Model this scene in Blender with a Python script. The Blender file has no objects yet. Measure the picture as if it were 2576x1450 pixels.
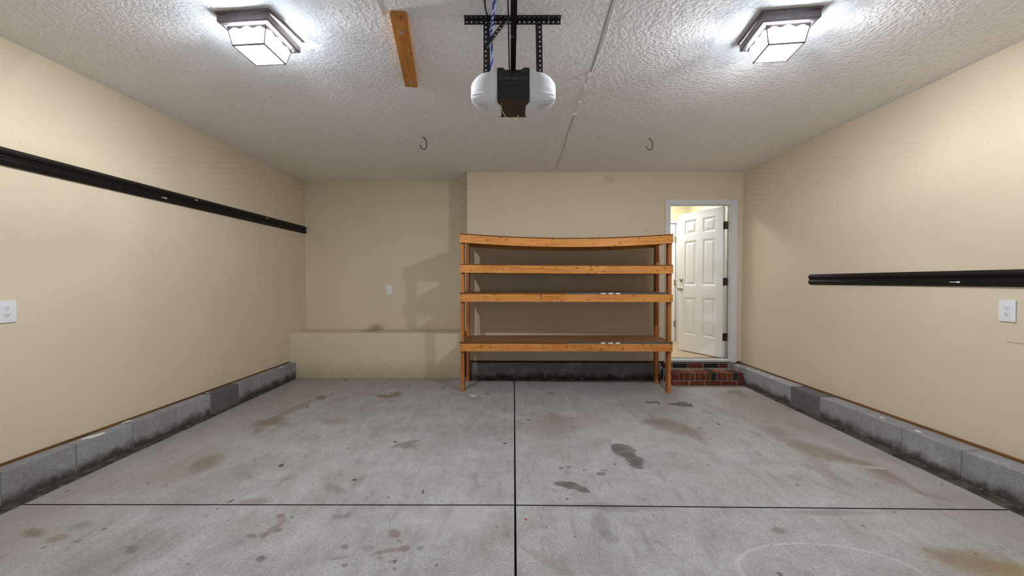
import bpy, bmesh, math, random
from mathutils import Vector, Matrix
random.seed(7)
S = bpy.context.scene
COL = S.collection
R = math.radians

# ------------------------------------------------------------------ camera, world, exposure
W, H, F = 2576.0, 1450.0, 1034.0
EYE = Vector((0.0, 0.0, 1.295))
YAW, PITCH = 0.0019, 0.0155
cd = bpy.data.cameras.new('camera'); cam = bpy.data.objects.new('camera', cd); COL.objects.link(cam)
cd.sensor_width = 36.0; cd.lens = F / W * 36.0; cd.clip_start = 0.02
cam.location = EYE; cam.rotation_euler = (math.pi/2 - PITCH, 0, YAW)
S.camera = cam
wd = bpy.data.worlds.new('world'); S.world = wd; wd.use_nodes = True
bg = wd.node_tree.nodes['Background']
bg.inputs[0].default_value = (0.80, 0.88, 1.0, 1); bg.inputs[1].default_value = 0.10
S.view_settings.view_transform = 'Standard'; S.view_settings.look = 'None'
S.view_settings.gamma = 1.0; S.view_settings.use_curve_mapping = False
S.view_settings.exposure = 0.54
LAMP = 17.0          # emission of the fixtures' glass
BULB_W = 225.0       # the bulbs' light thrown down out of each fixture, watts
HALL_W = 34.0        # hall lamp, watts
hl = bpy.data.lights.new('hall_lamp', 'AREA'); hl.energy = HALL_W; hl.size = 0.5; hl.color = (0.94, 0.97, 1.0)
hlo = bpy.data.objects.new('hall_lamp', hl); COL.objects.link(hlo); hlo.location = (2.2, 6.35, 2.80)
# soft fill lamp added behind the camera, standing in for unseen doorway daylight
dl = bpy.data.lights.new('rear_fill', 'AREA'); dl.shape = 'RECTANGLE'; dl.size = 4.8; dl.size_y = 2.1
dl.energy = 13.0; dl.color = (0.78, 0.89, 1.0)
dlo = bpy.data.objects.new('rear_fill', dl); COL.objects.link(dlo)
dlo.location = (0, -1.15, 1.15); dlo.rotation_euler = (math.pi/2, 0, 0)

ROT = Matrix.Rotation(YAW, 3, 'Z') @ Matrix.Rotation(math.pi/2 - PITCH, 3, 'X')
def ray(px, py):
    return ROT @ Vector(((px - W/2) / F, (H/2 - py) / F, -1.0))
def on_z(px, py, z):
    d = ray(px, py); return EYE + d * ((z - EYE.z) / d.z)
def on_y(px, py, y):
    d = ray(px, py); return EYE + d * (y / d.y)
def on_x(px, py, x):
    d = ray(px, py); return EYE + d * (x / d.x)

# ------------------------------------------------------------------ node helpers
class NT:
    def __init__(s, name):
        s.m = bpy.data.materials.new(name); s.m.use_nodes = True
        s.t = s.m.node_tree; s.b = s.t.nodes['Principled BSDF']
    def n(s, typ, **kw):
        x = s.t.nodes.new(typ)
        for k, v in kw.items(): setattr(x, k, v)
        return x
    def put(s, sock, v):
        if isinstance(v, bpy.types.NodeSocket): s.t.links.new(v, sock)
        else: sock.default_value = v
    def math(s, op, a, b=0.0, clamp=False):
        x = s.n('ShaderNodeMath', operation=op, use_clamp=clamp)
        s.put(x.inputs[0], a); s.put(x.inputs[1], b); return x.outputs[0]
    def vec(s, op, a, b=(0, 0, 0)):
        x = s.n('ShaderNodeVectorMath', operation=op)
        s.put(x.inputs[0], a); s.put(x.inputs[1], b)
        return x.outputs['Value'] if op in ('LENGTH', 'DOT_PRODUCT', 'DISTANCE') else x.outputs[0]
    def noise(s, v, scale, detail=3.0, rough=0.55, dist=0.0, color=False):
        x = s.n('ShaderNodeTexNoise'); s.put(x.inputs['Vector'], v)
        x.inputs['Scale'].default_value = scale; x.inputs['Detail'].default_value = detail
        x.inputs['Roughness'].default_value = rough; x.inputs['Distortion'].default_value = dist
        return x.outputs['Color' if color else 'Fac']
    def ramp(s, f, lo, hi, a=0.0, b=1.0):
        x = s.n('ShaderNodeMapRange'); x.clamp = True; x.interpolation_type = 'SMOOTHSTEP'
        s.put(x.inputs['Value'], f); x.inputs['From Min'].default_value = lo; x.inputs['From Max'].default_value = hi
        x.inputs['To Min'].default_value = a; x.inputs['To Max'].default_value = b
        return x.outputs[0]
    def mix(s, f, a, b, mode='MIX'):
        x = s.n('ShaderNodeMix', data_type='RGBA', blend_type=mode)
        s.put(x.inputs['Factor'], f)
        s.put(x.inputs['A'] if False else x.inputs[6], a); s.put(x.inputs[7], b)
        return x.outputs[2]
    def color(s, c): s.put(s.b.inputs['Base Color'], c)
    def rough(s, r): s.put(s.b.inputs['Roughness'], r)
    def bump(s, h, dist=0.002, strength=1.0):
        x = s.n('ShaderNodeBump'); x.inputs['Distance'].default_value = dist
        x.inputs['Strength'].default_value = strength
        s.put(x.inputs['Height'], h); s.t.links.new(x.outputs[0], s.b.inputs['Normal'])
    def obj(s): return s.n('ShaderNodeTexCoord').outputs['Object']
    def pos(s): return s.n('ShaderNodeNewGeometry').outputs['Position']
    def rnd(s): return s.n('ShaderNodeObjectInfo').outputs['Random']

def C(r, g, b): return (r, g, b, 1.0)
def plain(name, c, rough=0.5, metal=0.0, spec=0.5, emit=0.0, noise=0.0):
    t = NT(name); col = C(*c)
    if noise:
        f = t.noise(t.obj(), 30.0, 4.0)
        col = t.mix(f, C(*(x*(1-noise) for x in c)), C(*(min(1, x*(1+noise)) for x in c)))
    t.color(col); t.rough(rough); t.b.inputs['Metallic'].default_value = metal
    t.b.inputs['Specular IOR Level'].default_value = spec
    if emit:
        t.b.inputs['Emission Color'].default_value = C(*c); t.b.inputs['Emission Strength'].default_value = emit
    return t.m

# ------------------------------------------------------------------ materials
def wall_paint(name, base, marks=None):
    t = NT(name); p = t.pos()
    f = t.noise(p, 1.3, 4.0)
    c = t.mix(f, C(*(x*0.93 for x in base)), C(*(min(1, x*1.06) for x in base)))
    sp = t.ramp(t.noise(p, 22.0, 2.0, 0.5), 0.755, 0.775)
    c = t.mix(t.math('MULTIPLY', sp, 0.45), c, C(0.20, 0.15, 0.09))
    gr = t.noise(p, 260.0, 2.0)
    c = t.mix(t.ramp(gr, 0.3, 0.7, 0.0, 0.10), c, C(*(x*0.6 for x in base)))
    for k in (marks or []): c = k(t, p, c)
    t.color(c); t.rough(0.62); t.b.inputs['Specular IOR Level'].default_value = 0.25
    t.bump(t.noise(p, 120.0, 2.0), 0.0012, 0.5)
    return t.m
WALL_C = (0.655, 0.55, 0.405)
def oval_mark(t, p, c):          # a smudged oval ring drawn on the ledge front
    q = t.vec('MULTIPLY', t.vec('SUBTRACT', p, (-1.655, 5.50, 0.195)), (1/0.052, 0.0, 1/0.030))
    d = t.math('ABSOLUTE', t.math('SUBTRACT', t.vec('LENGTH', q), 0.8))
    n = t.noise(p, 60.0, 3.0)
    f = t.math('MULTIPLY', t.ramp(d, 0.05, 0.22, 1.0, 0.0), t.ramp(n, 0.35, 0.6))
    return t.mix(t.math('MULTIPLY', f, 0.6), c, C(0.16, 0.12, 0.07))
def ledge_stain(t, p, c):        # brown water stain on the ledge top and the wall above it
    q = t.vec('MULTIPLY', t.vec('SUBTRACT', p, (-1.97, 5.83, 0.62)), (1/0.17, 1/0.35, 1/0.10))
    f = t.ramp(t.math('ADD', t.vec('LENGTH', q), t.math('MULTIPLY', t.noise(p, 14.0, 3.0), 0.5)), 0.5, 1.25, 0.55, 0.0)
    return t.mix(f, c, C(0.17, 0.11, 0.05))
def low_dirt(t, p, c):
    z = t.n('ShaderNodeSeparateXYZ'); t.put(z.inputs[0], p)
    h = t.math('ADD', z.outputs[2], t.math('MULTIPLY', t.noise(p, 7.0, 4.0), -0.22))
    f = t.ramp(h, -0.10, 0.16, 0.42, 0.0)
    return t.mix(f, c, C(0.26, 0.21, 0.11))
def side_scratch(t, p, c):       # pencil scratch on the right wall
    s = t.n('ShaderNodeSeparateXYZ'); t.put(s.inputs[0], p)
    line = t.math('ABSOLUTE', t.math('SUBTRACT', s.outputs[2], 0.922))
    f = t.math('MULTIPLY', t.ramp(line, 0.0015, 0.004, 0.7, 0.0), t.ramp(t.math('ABSOLUTE', t.math('SUBTRACT', s.outputs[1], 2.40)), 0.13, 0.15, 1.0, 0.0))
    return t.mix(f, c, C(0.2, 0.14, 0.09))
M = {}
M['wall'] = wall_paint('cream_wall_paint', WALL_C)
M['wall_scratched'] = wall_paint('cream_scratched_paint', WALL_C, [side_scratch])
def damp_spot(t, p, c):          # faint damp ring high on the back wall
    q = t.vec('MULTIPLY', t.vec('SUBTRACT', p, (1.27, 5.45, 2.66)), (1/0.075, 0.0, 1/0.06))
    f = t.ramp(t.math('ADD', t.vec('LENGTH', q), t.math('MULTIPLY', t.noise(p, 20.0, 3.0), 0.5)), 0.9, 1.35, 0.22, 0.0)
    return t.mix(f, c, C(0.30, 0.22, 0.13))
M['wall_back'] = wall_paint('cream_back_paint', WALL_C, [damp_spot])
M['ledge'] = wall_paint('cream_ledge_paint', (0.62, 0.535, 0.37), [ledge_stain, low_dirt, oval_mark])
M['recess'] = wall_paint('cream_recess_paint', (0.63, 0.54, 0.385), [ledge_stain])

def ceiling_mat():
    t = NT('textured_ceiling_paint'); p = t.pos()
    a = t.noise(p, 48.0, 2.0, 0.5, 0.15)
    b = t.noise(p, 16.0, 2.0)
    h = t.math('ADD', t.ramp(a, 0.36, 0.64), t.math('MULTIPLY', b, 0.4))
    c = t.mix(t.noise(p, 1.1, 3.0), C(0.85, 0.825, 0.81), C(0.90, 0.88, 0.87))
    c = t.mix(t.ramp(a, 0.25, 0.5, 0.22, 0.0), c, C(0.36, 0.33, 0.31))
    t.color(c); t.rough(0.8); t.b.inputs['Specular IOR Level'].default_value = 0.15
    t.bump(h, 0.0036, 0.55)
    return t.m
M['ceiling'] = ceiling_mat()

# floor stains: (px, py, rx, ry, tilt in degrees, colour, strength, edge softness, edge roughness), in the floor's own plane
ST = [
 (1568,1133,36,17,14,'wet',.80,.10,.55),(1592,1155,30,12,22,'wet',.80,.10,.55),(1600,1168,18,10,28,'wet',.80,.10,.5),(1555,1126,22,10,0,'wet',.8,.1,.5),
 (1420,1218,26,7,4,'wet',.80,.10,.55),(1448,1226,34,9,14,'wet',.80,.10,.55),(1470,1235,15,5,10,'wet',.75,.10,.55),
 (1512,1193,12,4,5,'wet',.7,.15,.4),(1518,1184,7,3,5,'wet',.5,.2,.4),(1431,1175,7,3,0,'wet',.75,.15,.4),(1412,1178,6,3,0,'wet',.75,.15,.4),(1470,1183,4,2,0,'wet',.7,.2,.4),
 (808,1001,13,5,-12,'brown',.62,.4,.5),(740,1030,42,6,-24,'brown',.42,.6,.5),(680,1062,36,9,-14,'brown',.62,.5,.6),(650,1084,14,6,-25,'brown',.42,.6,.4),(700,1066,30,7,5,'brown',.3,.7,.5),
 (968,997,18,4,3,'brown',.6,.3,.5),(996,992,14,6,-12,'brown',.6,.3,.5),
 (845,1061,24,8,-5,'brown',.3,.7,.5),
 (520,1165,36,13,-22,'brown',.5,.7,.5),(470,1180,70,24,-22,'brown',.25,.9,.5),
 (640,1264,38,8,-4,'brown',.42,.5,.5),(705,1298,11,5,-10,'rust',.6,.2,.3),(690,1330,40,6,-38,'rust',.5,.25,.4),(662,1347,10,5,-20,'rust',.45,.25,.3),(708,1304,16,6,-40,'rust',.35,.3,.3),
 (700,1335,10,4,-15,'dark',.5,.4,.4),(634,1350,13,5,0,'dark',.5,.4,.6),(656,1406,11,7,-25,'dark',.6,.5,.6),
 (845,1231,20,9,8,'dark',.38,.6,.6),(1020,1117,36,5,-14,'dark',.45,.3,.7),(1032,1124,24,5,-6,'dark',.4,.3,.7),(850,1300,14,5,-8,'dark',.35,.5,.6),(875,1298,9,6,-20,'dark',.4,.4,.5),
 (992,1344,15,10,0,'rust',.6,.3,.5),(1017,1381,17,8,-14,'rust',.65,.3,.5),(975,1388,24,6,-10,'rust',.5,.4,.5),(945,1394,16,5,-22,'rust',.4,.4,.5),(868,1376,10,6,-12,'rust',.6,.2,.3),(867,1423,9,5,-12,'rust',.6,.2,.3),(1057,1380,8,5,0,'dark',.45,.25,.4),(993,1432,5,4,0,'rust',.7,.2,.4),(925,1378,16,6,0,'dark',.3,.6,.6),(955,1404,9,4,0,'dark',.35,.3,.4),(985,1414,8,4,0,'dark',.35,.3,.4),(850,1405,28,4,-8,'dark',.3,.6,.6),(1005,1363,9,4,10,'dark',.35,.4,.4),
 (1690,1075,60,13,14,'brown',.46,.7,.5),(1740,1090,30,8,35,'brown',.34,.7,.5),(1640,1062,25,8,0,'dark',.3,.7,.5),
 (1410,1065,70,22,-5,'brown',.28,.9,.6),(1430,1043,24,6,0,'pale',.4,.3,.4),
 (1950,1085,30,8,14,'rust',.42,.6,.4),(1990,1110,50,9,18,'rust',.38,.7,.5),(2060,1138,60,12,14,'brown',.46,.7,.5),(2140,1158,60,6,15,'brown',.45,.5,.4),(2210,1183,50,6,22,'brown',.45,.5,.4),(2230,1200,46,11,20,'rust',.40,.7,.4),(2290,1225,38,4,30,'brown',.40,.5,.3),(2350,1250,50,4,14,'brown',.32,.6,.3),
 (2070,1180,40,10,42,'rust',.30,.7,.5),(2120,1212,30,6,25,'dark',.25,.7,.5),(2200,1178,26,4,6,'pale',.4,.4,.7),
 (1850,988,20,5,4,'brown',.6,.2,.5),(1870,998,14,4,-4,'brown',.5,.3,.5),(1900,1008,90,16,8,'brown',.28,.9,.5),(1920,1050,90,18,15,'brown',.22,.9,.5),
 (2470,1422,120,24,12,'ochre',.5,.8,.6),(2530,1432,70,12,12,'ochre',.55,.7,.6),(2420,1405,70,16,12,'rust',.35,.8,.6),
 (1510,1318,18,24,-10,'dark',.36,.6,.5),(1530,1350,22,12,25,'dark',.34,.6,.5),(1960,1335,16,7,8,'dark',.42,.6,.4),
 (1540,1276,90,7,2,'dark',.35,.7,.6),(2090,1290,90,6,1,'dark',.32,.7,.5),(1380,1415,60,10,30,'brown',.24,.7,.6),
 (85,1341,24,10,-8,'brown',.7,.6,.5),(205,1322,24,7,-12,'dark',.3,.7,.5),(142,1356,26,7,-14,'brown',.45,.6,.5),(195,1362,12,3,-10,'dark',.5,.4,.4),(262,1332,8,3,-15,'dark',.6,.3,.4),(330,1384,15,9,-20,'dark',.5,.5,.4),
 (705,1172,8,3,-15,'black',.8,.3,.7),(892,1208,6,2.5,0,'black',.75,.3,.4),(994,1112,5,2,-10,'black',.8,.3,.4),(773,1024,4,1.5,0,'black',.9,.2,.2),(1064,1238,2.5,5,10,'black',.75,.3,.4),(1270,1116,5,2,10,'black',.8,.3,.5),(580,1262,9,1.5,-25,'black',.8,.2,.3),(869,958,3,1.5,0,'black',.9,.2,.2),(1093,979,2.5,2,0,'pale',.0,.2,.2),(1190,996,7,3,0,'white',.7,.3,.6),(1226,992,6,2,0,'black',.5,.4,.6),(1330,1057,6,1.5,0,'black',.6,.4,.4),(1808,1068,6,1.5,35,'black',.7,.3,.3),(2371,1220,3,1.5,30,'black',.8,.3,.3),(2006,1221,5,2,10,'black',.6,.4,.3),(2453,1395,6,1.5,30,'black',.6,.4,.3),(1940,1373,3,2,0,'black',.7,.3,.3),(2250,1289,6,2,0,'dark',.7,.3,.3),(1385,990,9,2,0,'black',.5,.5,.6),
 (1200,1090,70,20,-8,'dark',.16,.9,.5),(1150,1300,80,30,0,'pale',.25,.9,.6),(1560,1080,90,30,10,'pale',.18,.9,.6),(2260,1330,90,24,12,'pale',.15,.9,.6),
 (560,1210,110,20,-22,'dark',.22,.9,.6),(300,1400,120,26,-18,'dark',.25,.9,.6),
]
STC = {'wet': (0.115,0.105,0.095), 'brown': (0.20,0.155,0.115), 'rust': (0.22,0.155,0.14), 'dark': (0.15,0.14,0.125),
       'pale': (0.55,0.53,0.50), 'ochre': (0.25,0.175,0.06), 'black': (0.02,0.02,0.02), 'white': (0.8,0.8,0.78)}
def concrete_floor():
    t = NT('stained_concrete'); p = t.pos()
    big = t.noise(p, 0.9, 5.0, 0.6); mid = t.noise(p, 4.0, 6.0, 0.65); fine = t.noise(p, 90.0, 4.0, 0.7)
    streak = t.noise(t.vec('MULTIPLY', p, (11.0, 2.0, 1.0)), 1.6, 5.0, 0.65)
    c = t.mix(t.ramp(mid, 0.3, 0.72), C(0.335, 0.325, 0.312), C(0.455, 0.452, 0.445))
    c = t.mix(t.ramp(big, 0.42, 0.72, 0.0, 0.35), c, C(0.335, 0.30, 0.265))
    c = t.mix(t.ramp(streak, 0.48, 0.74, 0.0, 0.5), c, C(0.225, 0.21, 0.19))
    swirl = t.noise(p, 5.5, 7.0, 0.72, 1.6)
    c = t.mix(t.ramp(swirl, 0.52, 0.70, 0.0, 0.42), c, C(0.20, 0.185, 0.17))
    c = t.mix(t.ramp(swirl, 0.26, 0.44, 0.35, 0.0), c, C(0.56, 0.555, 0.55))
    c = t.mix(t.ramp(streak, 0.22, 0.42, 0.25, 0.0), c, C(0.52, 0.52, 0.52))
    c = t.mix(t.ramp(fine, 0.3, 0.62, 0.48, 0.0), c, C(0.15, 0.14, 0.13))
    c = t.mix(t.ramp(t.noise(p, 75.0, 3.0, 0.6), 0.60, 0.72, 0.0, 0.3), c, C(0.66, 0.65, 0.64))
    pit = t.ramp(t.noise(p, 34.0, 3.0, 0.6), 0.66, 0.74, 0.0, 0.5)
    c = t.mix(pit, c, C(0.13, 0.12, 0.11))
    x = t.n('ShaderNodeSeparateXYZ'); t.put(x.inputs[0], p)
    ax = t.math('ADD', t.math('ABSOLUTE', x.outputs[0]), t.math('MULTIPLY', mid, 0.6))
    c = t.mix(t.ramp(ax, 2.2, 3.1, 0.0, 0.42), c, C(0.27, 0.235, 0.20))      # grime towards the side walls
    ay = t.math('ADD', x.outputs[1], t.math('MULTIPLY', mid, 0.6))
    c = t.mix(t.ramp(ay, 4.7, 5.6, 0.0, 0.25), c, C(0.30, 0.275, 0.25))
    # scattered grit and specks
    vo = t.n('ShaderNodeTexVoronoi'); vo.inputs['Scale'].default_value = 1.0
    jig = t.noise(p, 120.0, 2.0, 0.5, 0, True)
    t.put(vo.inputs['Vector'], t.vec('ADD', t.vec('MULTIPLY', p, (15.0, 11.0, 15.0)), t.vec('MULTIPLY', jig, (0.22, 0.22, 0.0))))
    se = t.n('ShaderNodeSeparateColor'); t.put(se.inputs[0], vo.outputs['Color'])
    rad = t.ramp(se.outputs[1], 0.0, 1.0, 0.02, 0.15)
    sp = t.math('MULTIPLY', t.math('LESS_THAN', vo.outputs['Distance'], rad), t.ramp(se.outputs[0], 0.55, 0.9, 0.0, 0.75))
    c = t.mix(sp, c, C(0.07, 0.062, 0.055))
    vp = t.n('ShaderNodeTexVoronoi'); vp.inputs['Scale'].default_value = 1.0
    t.put(vp.inputs['Vector'], t.vec('ADD', t.vec('MULTIPLY', p, (6.5, 4.0, 6.5)), t.vec('MULTIPLY', t.noise(p, 22.0, 4.0, 0.65, 0, True), (0.9, 0.9, 0.0))))
    sf = t.n('ShaderNodeSeparateColor'); t.put(sf.inputs[0], vp.outputs['Color'])
    pt = t.math('MULTIPLY', t.ramp(vp.outputs['Distance'], 0.10, 0.34, 1.0, 0.0), t.ramp(sf.outputs[0], 0.45, 0.95, 0.0, 0.40))
    c = t.mix(pt, c, C(0.17, 0.15, 0.135))
    nv = t.noise(p, 7.0, 4.0, 0.65, 0.0, True)
    nv2 = t.noise(p, 38.0, 4.0, 0.65, 0.0, True)
    wob2 = t.vec('SUBTRACT', nv2, (0.5, 0.5, 0.5))
    wob = t.vec('SUBTRACT', nv, (0.5, 0.5, 0.5))
    for (px, py, rx, ry, tilt, col, k, soft, rg) in ST:
        if k <= 0: continue
        if col in ('brown', 'rust', 'dark'): k = min(0.85, k*1.4)
        ca, sa = math.cos(R(tilt)), math.sin(R(tilt))
        o = on_z(px, py, 0); u = on_z(px + rx*ca, py + rx*sa, 0) - o; v = on_z(px - ry*sa, py + ry*ca, 0) - o
        det = u.x*v.y - u.y*v.x
        sz = min(u.length, v.length); amp = min(rg * 1.4 * sz, 0.16)
        q = t.n('ShaderNodeVectorMath', operation='MULTIPLY_ADD')
        t.put(q.inputs[0], wob); q.inputs[1].default_value = (amp*2, amp*2, 0); t.put(q.inputs[2], p)
        q2 = t.n('ShaderNodeVectorMath', operation='MULTIPLY_ADD'); a2 = min(2.4*rg*sz, 0.075)
        t.put(q2.inputs[0], wob2); q2.inputs[1].default_value = (a2, a2*1.3, 0); t.put(q2.inputs[2], q.outputs[0])
        d = t.vec('SUBTRACT', q2.outputs[0], (o.x, o.y, 0))
        a = t.vec('DOT_PRODUCT', d, (v.y/det, -v.x/det, 0)); b = t.vec('DOT_PRODUCT', d, (-u.y/det, u.x/det, 0))
        r2 = t.math('ADD', t.math('MULTIPLY', a, a), t.math('MULTIPLY', b, b))
        f = t.ramp(r2, max(0.0, 1 - soft)**2, (1 + soft)**2, k, 0.0)
        c = t.mix(f, c, C(*STC[col]))
    # pale scraped arc
    o = on_z(2090, 1440, 0); q = t.vec('MULTIPLY', t.vec('SUBTRACT', p, (o.x, o.y, 0)), (1/0.40, 1/0.20, 0))
    ring = t.ramp(t.math('ABSOLUTE', t.math('SUBTRACT', t.vec('LENGTH', q), 1.0)), 0.012, 0.05, 0.30, 0.0)
    c = t.mix(ring, c, C(0.62, 0.61, 0.60))
    t.color(c); t.rough(t.ramp(mid, 0.3, 0.7, 0.62, 0.82)); t.b.inputs['Specular IOR Level'].default_value = 0.25
    t.bump(t.math('ADD', t.math('MULTIPLY', fine, 0.5), mid), 0.003, 0.35)
    return t.m
M['floor'] = concrete_floor()
M['joint'] = plain('dark_joint', (0.018, 0.015, 0.012), 0.9)

def block_mat(name='concrete_block', k=1.0):
    t = NT(name); p = t.pos()
    r = t.rnd(); r2 = t.math('FRACT', t.math('MULTIPLY', r, 7.31))
    c = t.mix(t.ramp(r, 0.0, 1.0, 0.0, 0.55), C(0.35*k, 0.345*k, 0.355*k), C(0.24*k, 0.235*k, 0.235*k))
    c = t.mix(t.ramp(t.noise(p, 6.0, 5.0, 0.65), 0.45, 0.75, 0.0, 0.5), c, C(0.44, 0.44, 0.44))
    c = t.mix(t.ramp(t.noise(p, 110.0, 3.0, 0.7), 0.35, 0.6, 0.35, 0.0), c, C(0.09, 0.09, 0.09))
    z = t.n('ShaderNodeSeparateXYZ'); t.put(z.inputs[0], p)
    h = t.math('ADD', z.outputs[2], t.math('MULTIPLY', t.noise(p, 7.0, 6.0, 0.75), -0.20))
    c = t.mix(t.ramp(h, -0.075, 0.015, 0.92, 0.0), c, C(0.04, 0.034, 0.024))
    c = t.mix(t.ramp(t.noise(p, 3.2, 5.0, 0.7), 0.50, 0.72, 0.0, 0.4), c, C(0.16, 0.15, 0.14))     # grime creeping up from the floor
    t.color(c); t.rough(0.9); t.b.inputs['Specular IOR Level'].default_value = 0.15
    t.bump(t.noise(p, 130.0, 3.0, 0.7), 0.003, 0.8)
    return t.m
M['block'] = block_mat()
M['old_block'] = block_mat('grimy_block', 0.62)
M['dark_block'] = plain('dark_block', (0.13, 0.127, 0.125), 0.9, 0, 0.15, 0, 0.35)
M['mortar'] = plain('mortar', (0.22, 0.215, 0.205), 0.9, 0, 0.15, 0, 0.3)
M['pale_mortar'] = plain('pale_mortar', (0.36, 0.33, 0.30), 0.9, 0, 0.15, 0, 0.25)
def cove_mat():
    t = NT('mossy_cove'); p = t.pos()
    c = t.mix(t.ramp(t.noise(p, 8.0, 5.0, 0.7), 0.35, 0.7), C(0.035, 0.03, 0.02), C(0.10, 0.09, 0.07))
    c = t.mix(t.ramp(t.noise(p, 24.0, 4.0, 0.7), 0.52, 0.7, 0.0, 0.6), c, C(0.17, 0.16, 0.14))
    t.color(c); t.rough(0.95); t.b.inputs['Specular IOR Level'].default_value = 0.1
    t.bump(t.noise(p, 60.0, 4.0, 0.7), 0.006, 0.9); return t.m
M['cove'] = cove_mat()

def wood(name, axis, light=(0.66, 0.275, 0.062), dark=(0.46, 0.16, 0.026), knots=True):
    t = NT(name); o = t.obj(); r = t.rnd()
    off = t.n('ShaderNodeCombineXYZ')
    for i, k in enumerate((13.7, 37.1, 5.3)): t.put(off.inputs[i], t.math('MULTIPLY', r, k))
    v = t.vec('ADD', o, off.outputs[0])
    sc = [22.0, 22.0, 22.0]; sc[axis] = 1.6
    g = t.noise(t.vec('MULTIPLY', v, tuple(sc)), 1.5, 5.0, 0.6, 0.8)
    c = t.mix(t.ramp(g, 0.32, 0.68), C(*dark), C(*light))
    b = t.noise(v, 2.2, 3.0)
    c = t.mix(t.ramp(b, 0.35, 0.7, 0.0, 0.35), c, C(light[0]*1.12, light[1]*1.22, light[2]*1.4))
    c = t.mix(t.ramp(r, 0.0, 1.0, 0.0, 0.10), c, C(*(x*0.75 for x in dark)))
    if knots:
        ks = [20.0, 20.0, 20.0]; ks[axis] = 13.0
        vo = t.n('ShaderNodeTexVoronoi'); vo.inputs['Scale'].default_value = 1.0
        w = t.vec('ADD', t.vec('MULTIPLY', v, tuple(ks)), t.vec('MULTIPLY', t.noise(v, 60.0, 2.0, 0.5, 0, True), (0.25, 0.25, 0.25)))
        t.put(vo.inputs['Vector'], w)
        sep = t.n('ShaderNodeSeparateColor'); t.put(sep.inputs[0], vo.outputs['Color'])
        pick = t.ramp(sep.outputs[0], 0.28, 0.32)
        k = t.math('MULTIPLY', t.ramp(vo.outputs['Distance'], 0.07, 0.22, 0.9, 0.0), pick)
        c = t.mix(k, c, C(0.075, 0.022, 0.006))
        halo = t.math('MULTIPLY', t.ramp(vo.outputs['Distance'], 0.15, 0.42, 0.40, 0.0), pick)
        c = t.mix(halo, c, C(0.33, 0.10, 0.02))
    t.color(c); t.rough(0.55); t.b.inputs['Specular IOR Level'].default_value = 0.3
    t.bump(g, 0.001, 0.4)
    return t.m
M['wood_x'] = wood('pine_along_x', 0); M['wood_y'] = wood('pine_along_y', 1); M['wood_z'] = wood('pine_along_z', 2, (0.50, 0.19, 0.045), (0.30, 0.09, 0.016))
M['deck'] = wood('plywood_deck', 0, (0.30, 0.155, 0.065), (0.17, 0.075, 0.028), False)
M['deck_edge'] = plain('plywood_edge', (0.13, 0.05, 0.018), 0.8, 0, 0.2, 0, 0.5)
M['teal_edge'] = plain('sealed_board_edge', (0.072, 0.088, 0.090), 0.7, 0, 0.3, 0, 0.6)
M['tag'] = plain('white_stamp', (0.75, 0.74, 0.70), 0.7)
M['cleat'] = wood('ceiling_cleat_pine', 1, (0.56, 0.235, 0.05), (0.37, 0.13, 0.018))
M['sill'] = wood('treated_sill_plate', 1, (0.20, 0.092, 0.026), (0.10, 0.042, 0.012), False)
M['sill_x'] = plain('old_sill_plate', (0.085, 0.035, 0.014), 0.8, 0, 0.2, 0, 0.5)
M['nail'] = plain('dark_nail', (0.03, 0.012, 0.006), 0.6)
M['track'] = plain('black_steel', (0.0055, 0.0042, 0.0036), 0.5, 0.0, 0.22, 0, 0.5)
M['bracket'] = plain('black_perforated_steel', (0.022, 0.020, 0.023), 0.5, 0.0, 0.45, 0, 0.35)
M['rail'] = plain('black_rail', (0.003, 0.003, 0.0035), 0.38, 0.0, 0.25)
M['brace_lip'] = plain('bare_steel_lip', (0.30, 0.29, 0.30), 0.4, 0.6)
M['fixture'] = plain('bronze_fixture', (0.17, 0.145, 0.15), 0.42, 0.35, 0.5, 0, 0.25)
M['glass'] = plain('lit_frosted_glass', (0.80, 0.91, 1.0), 0.4, 0, 0.5, LAMP)
M['glass'].node_tree.nodes['Principled BSDF'].inputs['Alpha'].default_value = 0.4     # frosted panes let most of the bulb through
M['zinc'] = plain('zinc', (0.55, 0.55, 0.55), 0.3, 0.9)
M['chrome'] = plain('satin_nickel', (0.50, 0.47, 0.42), 0.28, 0.9)
M['bronze'] = plain('dark_bronze_hinge', (0.05, 0.035, 0.025), 0.4, 0.6, 0.5, 0, 0.5)
M['brass'] = plain('dull_brass_hinge', (0.36, 0.31, 0.22), 0.4, 0.6)
M['trim'] = plain('white_trim_paint', (0.64, 0.635, 0.64), 0.45, 0, 0.4)
M['door'] = plain('white_door_paint', (0.80, 0.82, 0.83), 0.4, 0, 0.4)
M['plate'] = plain('white_plastic_plate', (0.72, 0.72, 0.74), 0.35)
M['slot'] = plain('dark_slot', (0.02, 0.02, 0.02), 0.6)
M['lens'] = plain('white_lens_plastic', (0.88, 0.90, 0.93), 0.28, 0, 0.5)
M['opener'] = plain('charcoal_plastic', (0.026, 0.025, 0.024), 0.45, 0, 0.4)
M['opener_under'] = plain('dark_underside', (0.030, 0.022, 0.016), 0.5)
M['print'] = plain('grey_print', (0.12, 0.12, 0.12), 0.5)
M['yellow_wire'] = plain('yellow_wire', (0.72, 0.47, 0.12), 0.5)
M['black_cord'] = plain('black_cord', (0.006, 0.006, 0.007), 0.5)
M['blue_wire'] = plain('blue_wire', (0.03, 0.055, 0.42), 0.45)
M['white_wire'] = plain('white_wire', (0.55, 0.62, 0.80), 0.45)
M['hook'] = plain('black_hook', (0.008, 0.007, 0.006), 0.4)
M['hall_wall'] = plain('yellow_hall_paint', (0.62, 0.56, 0.36), 0.6)
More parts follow.
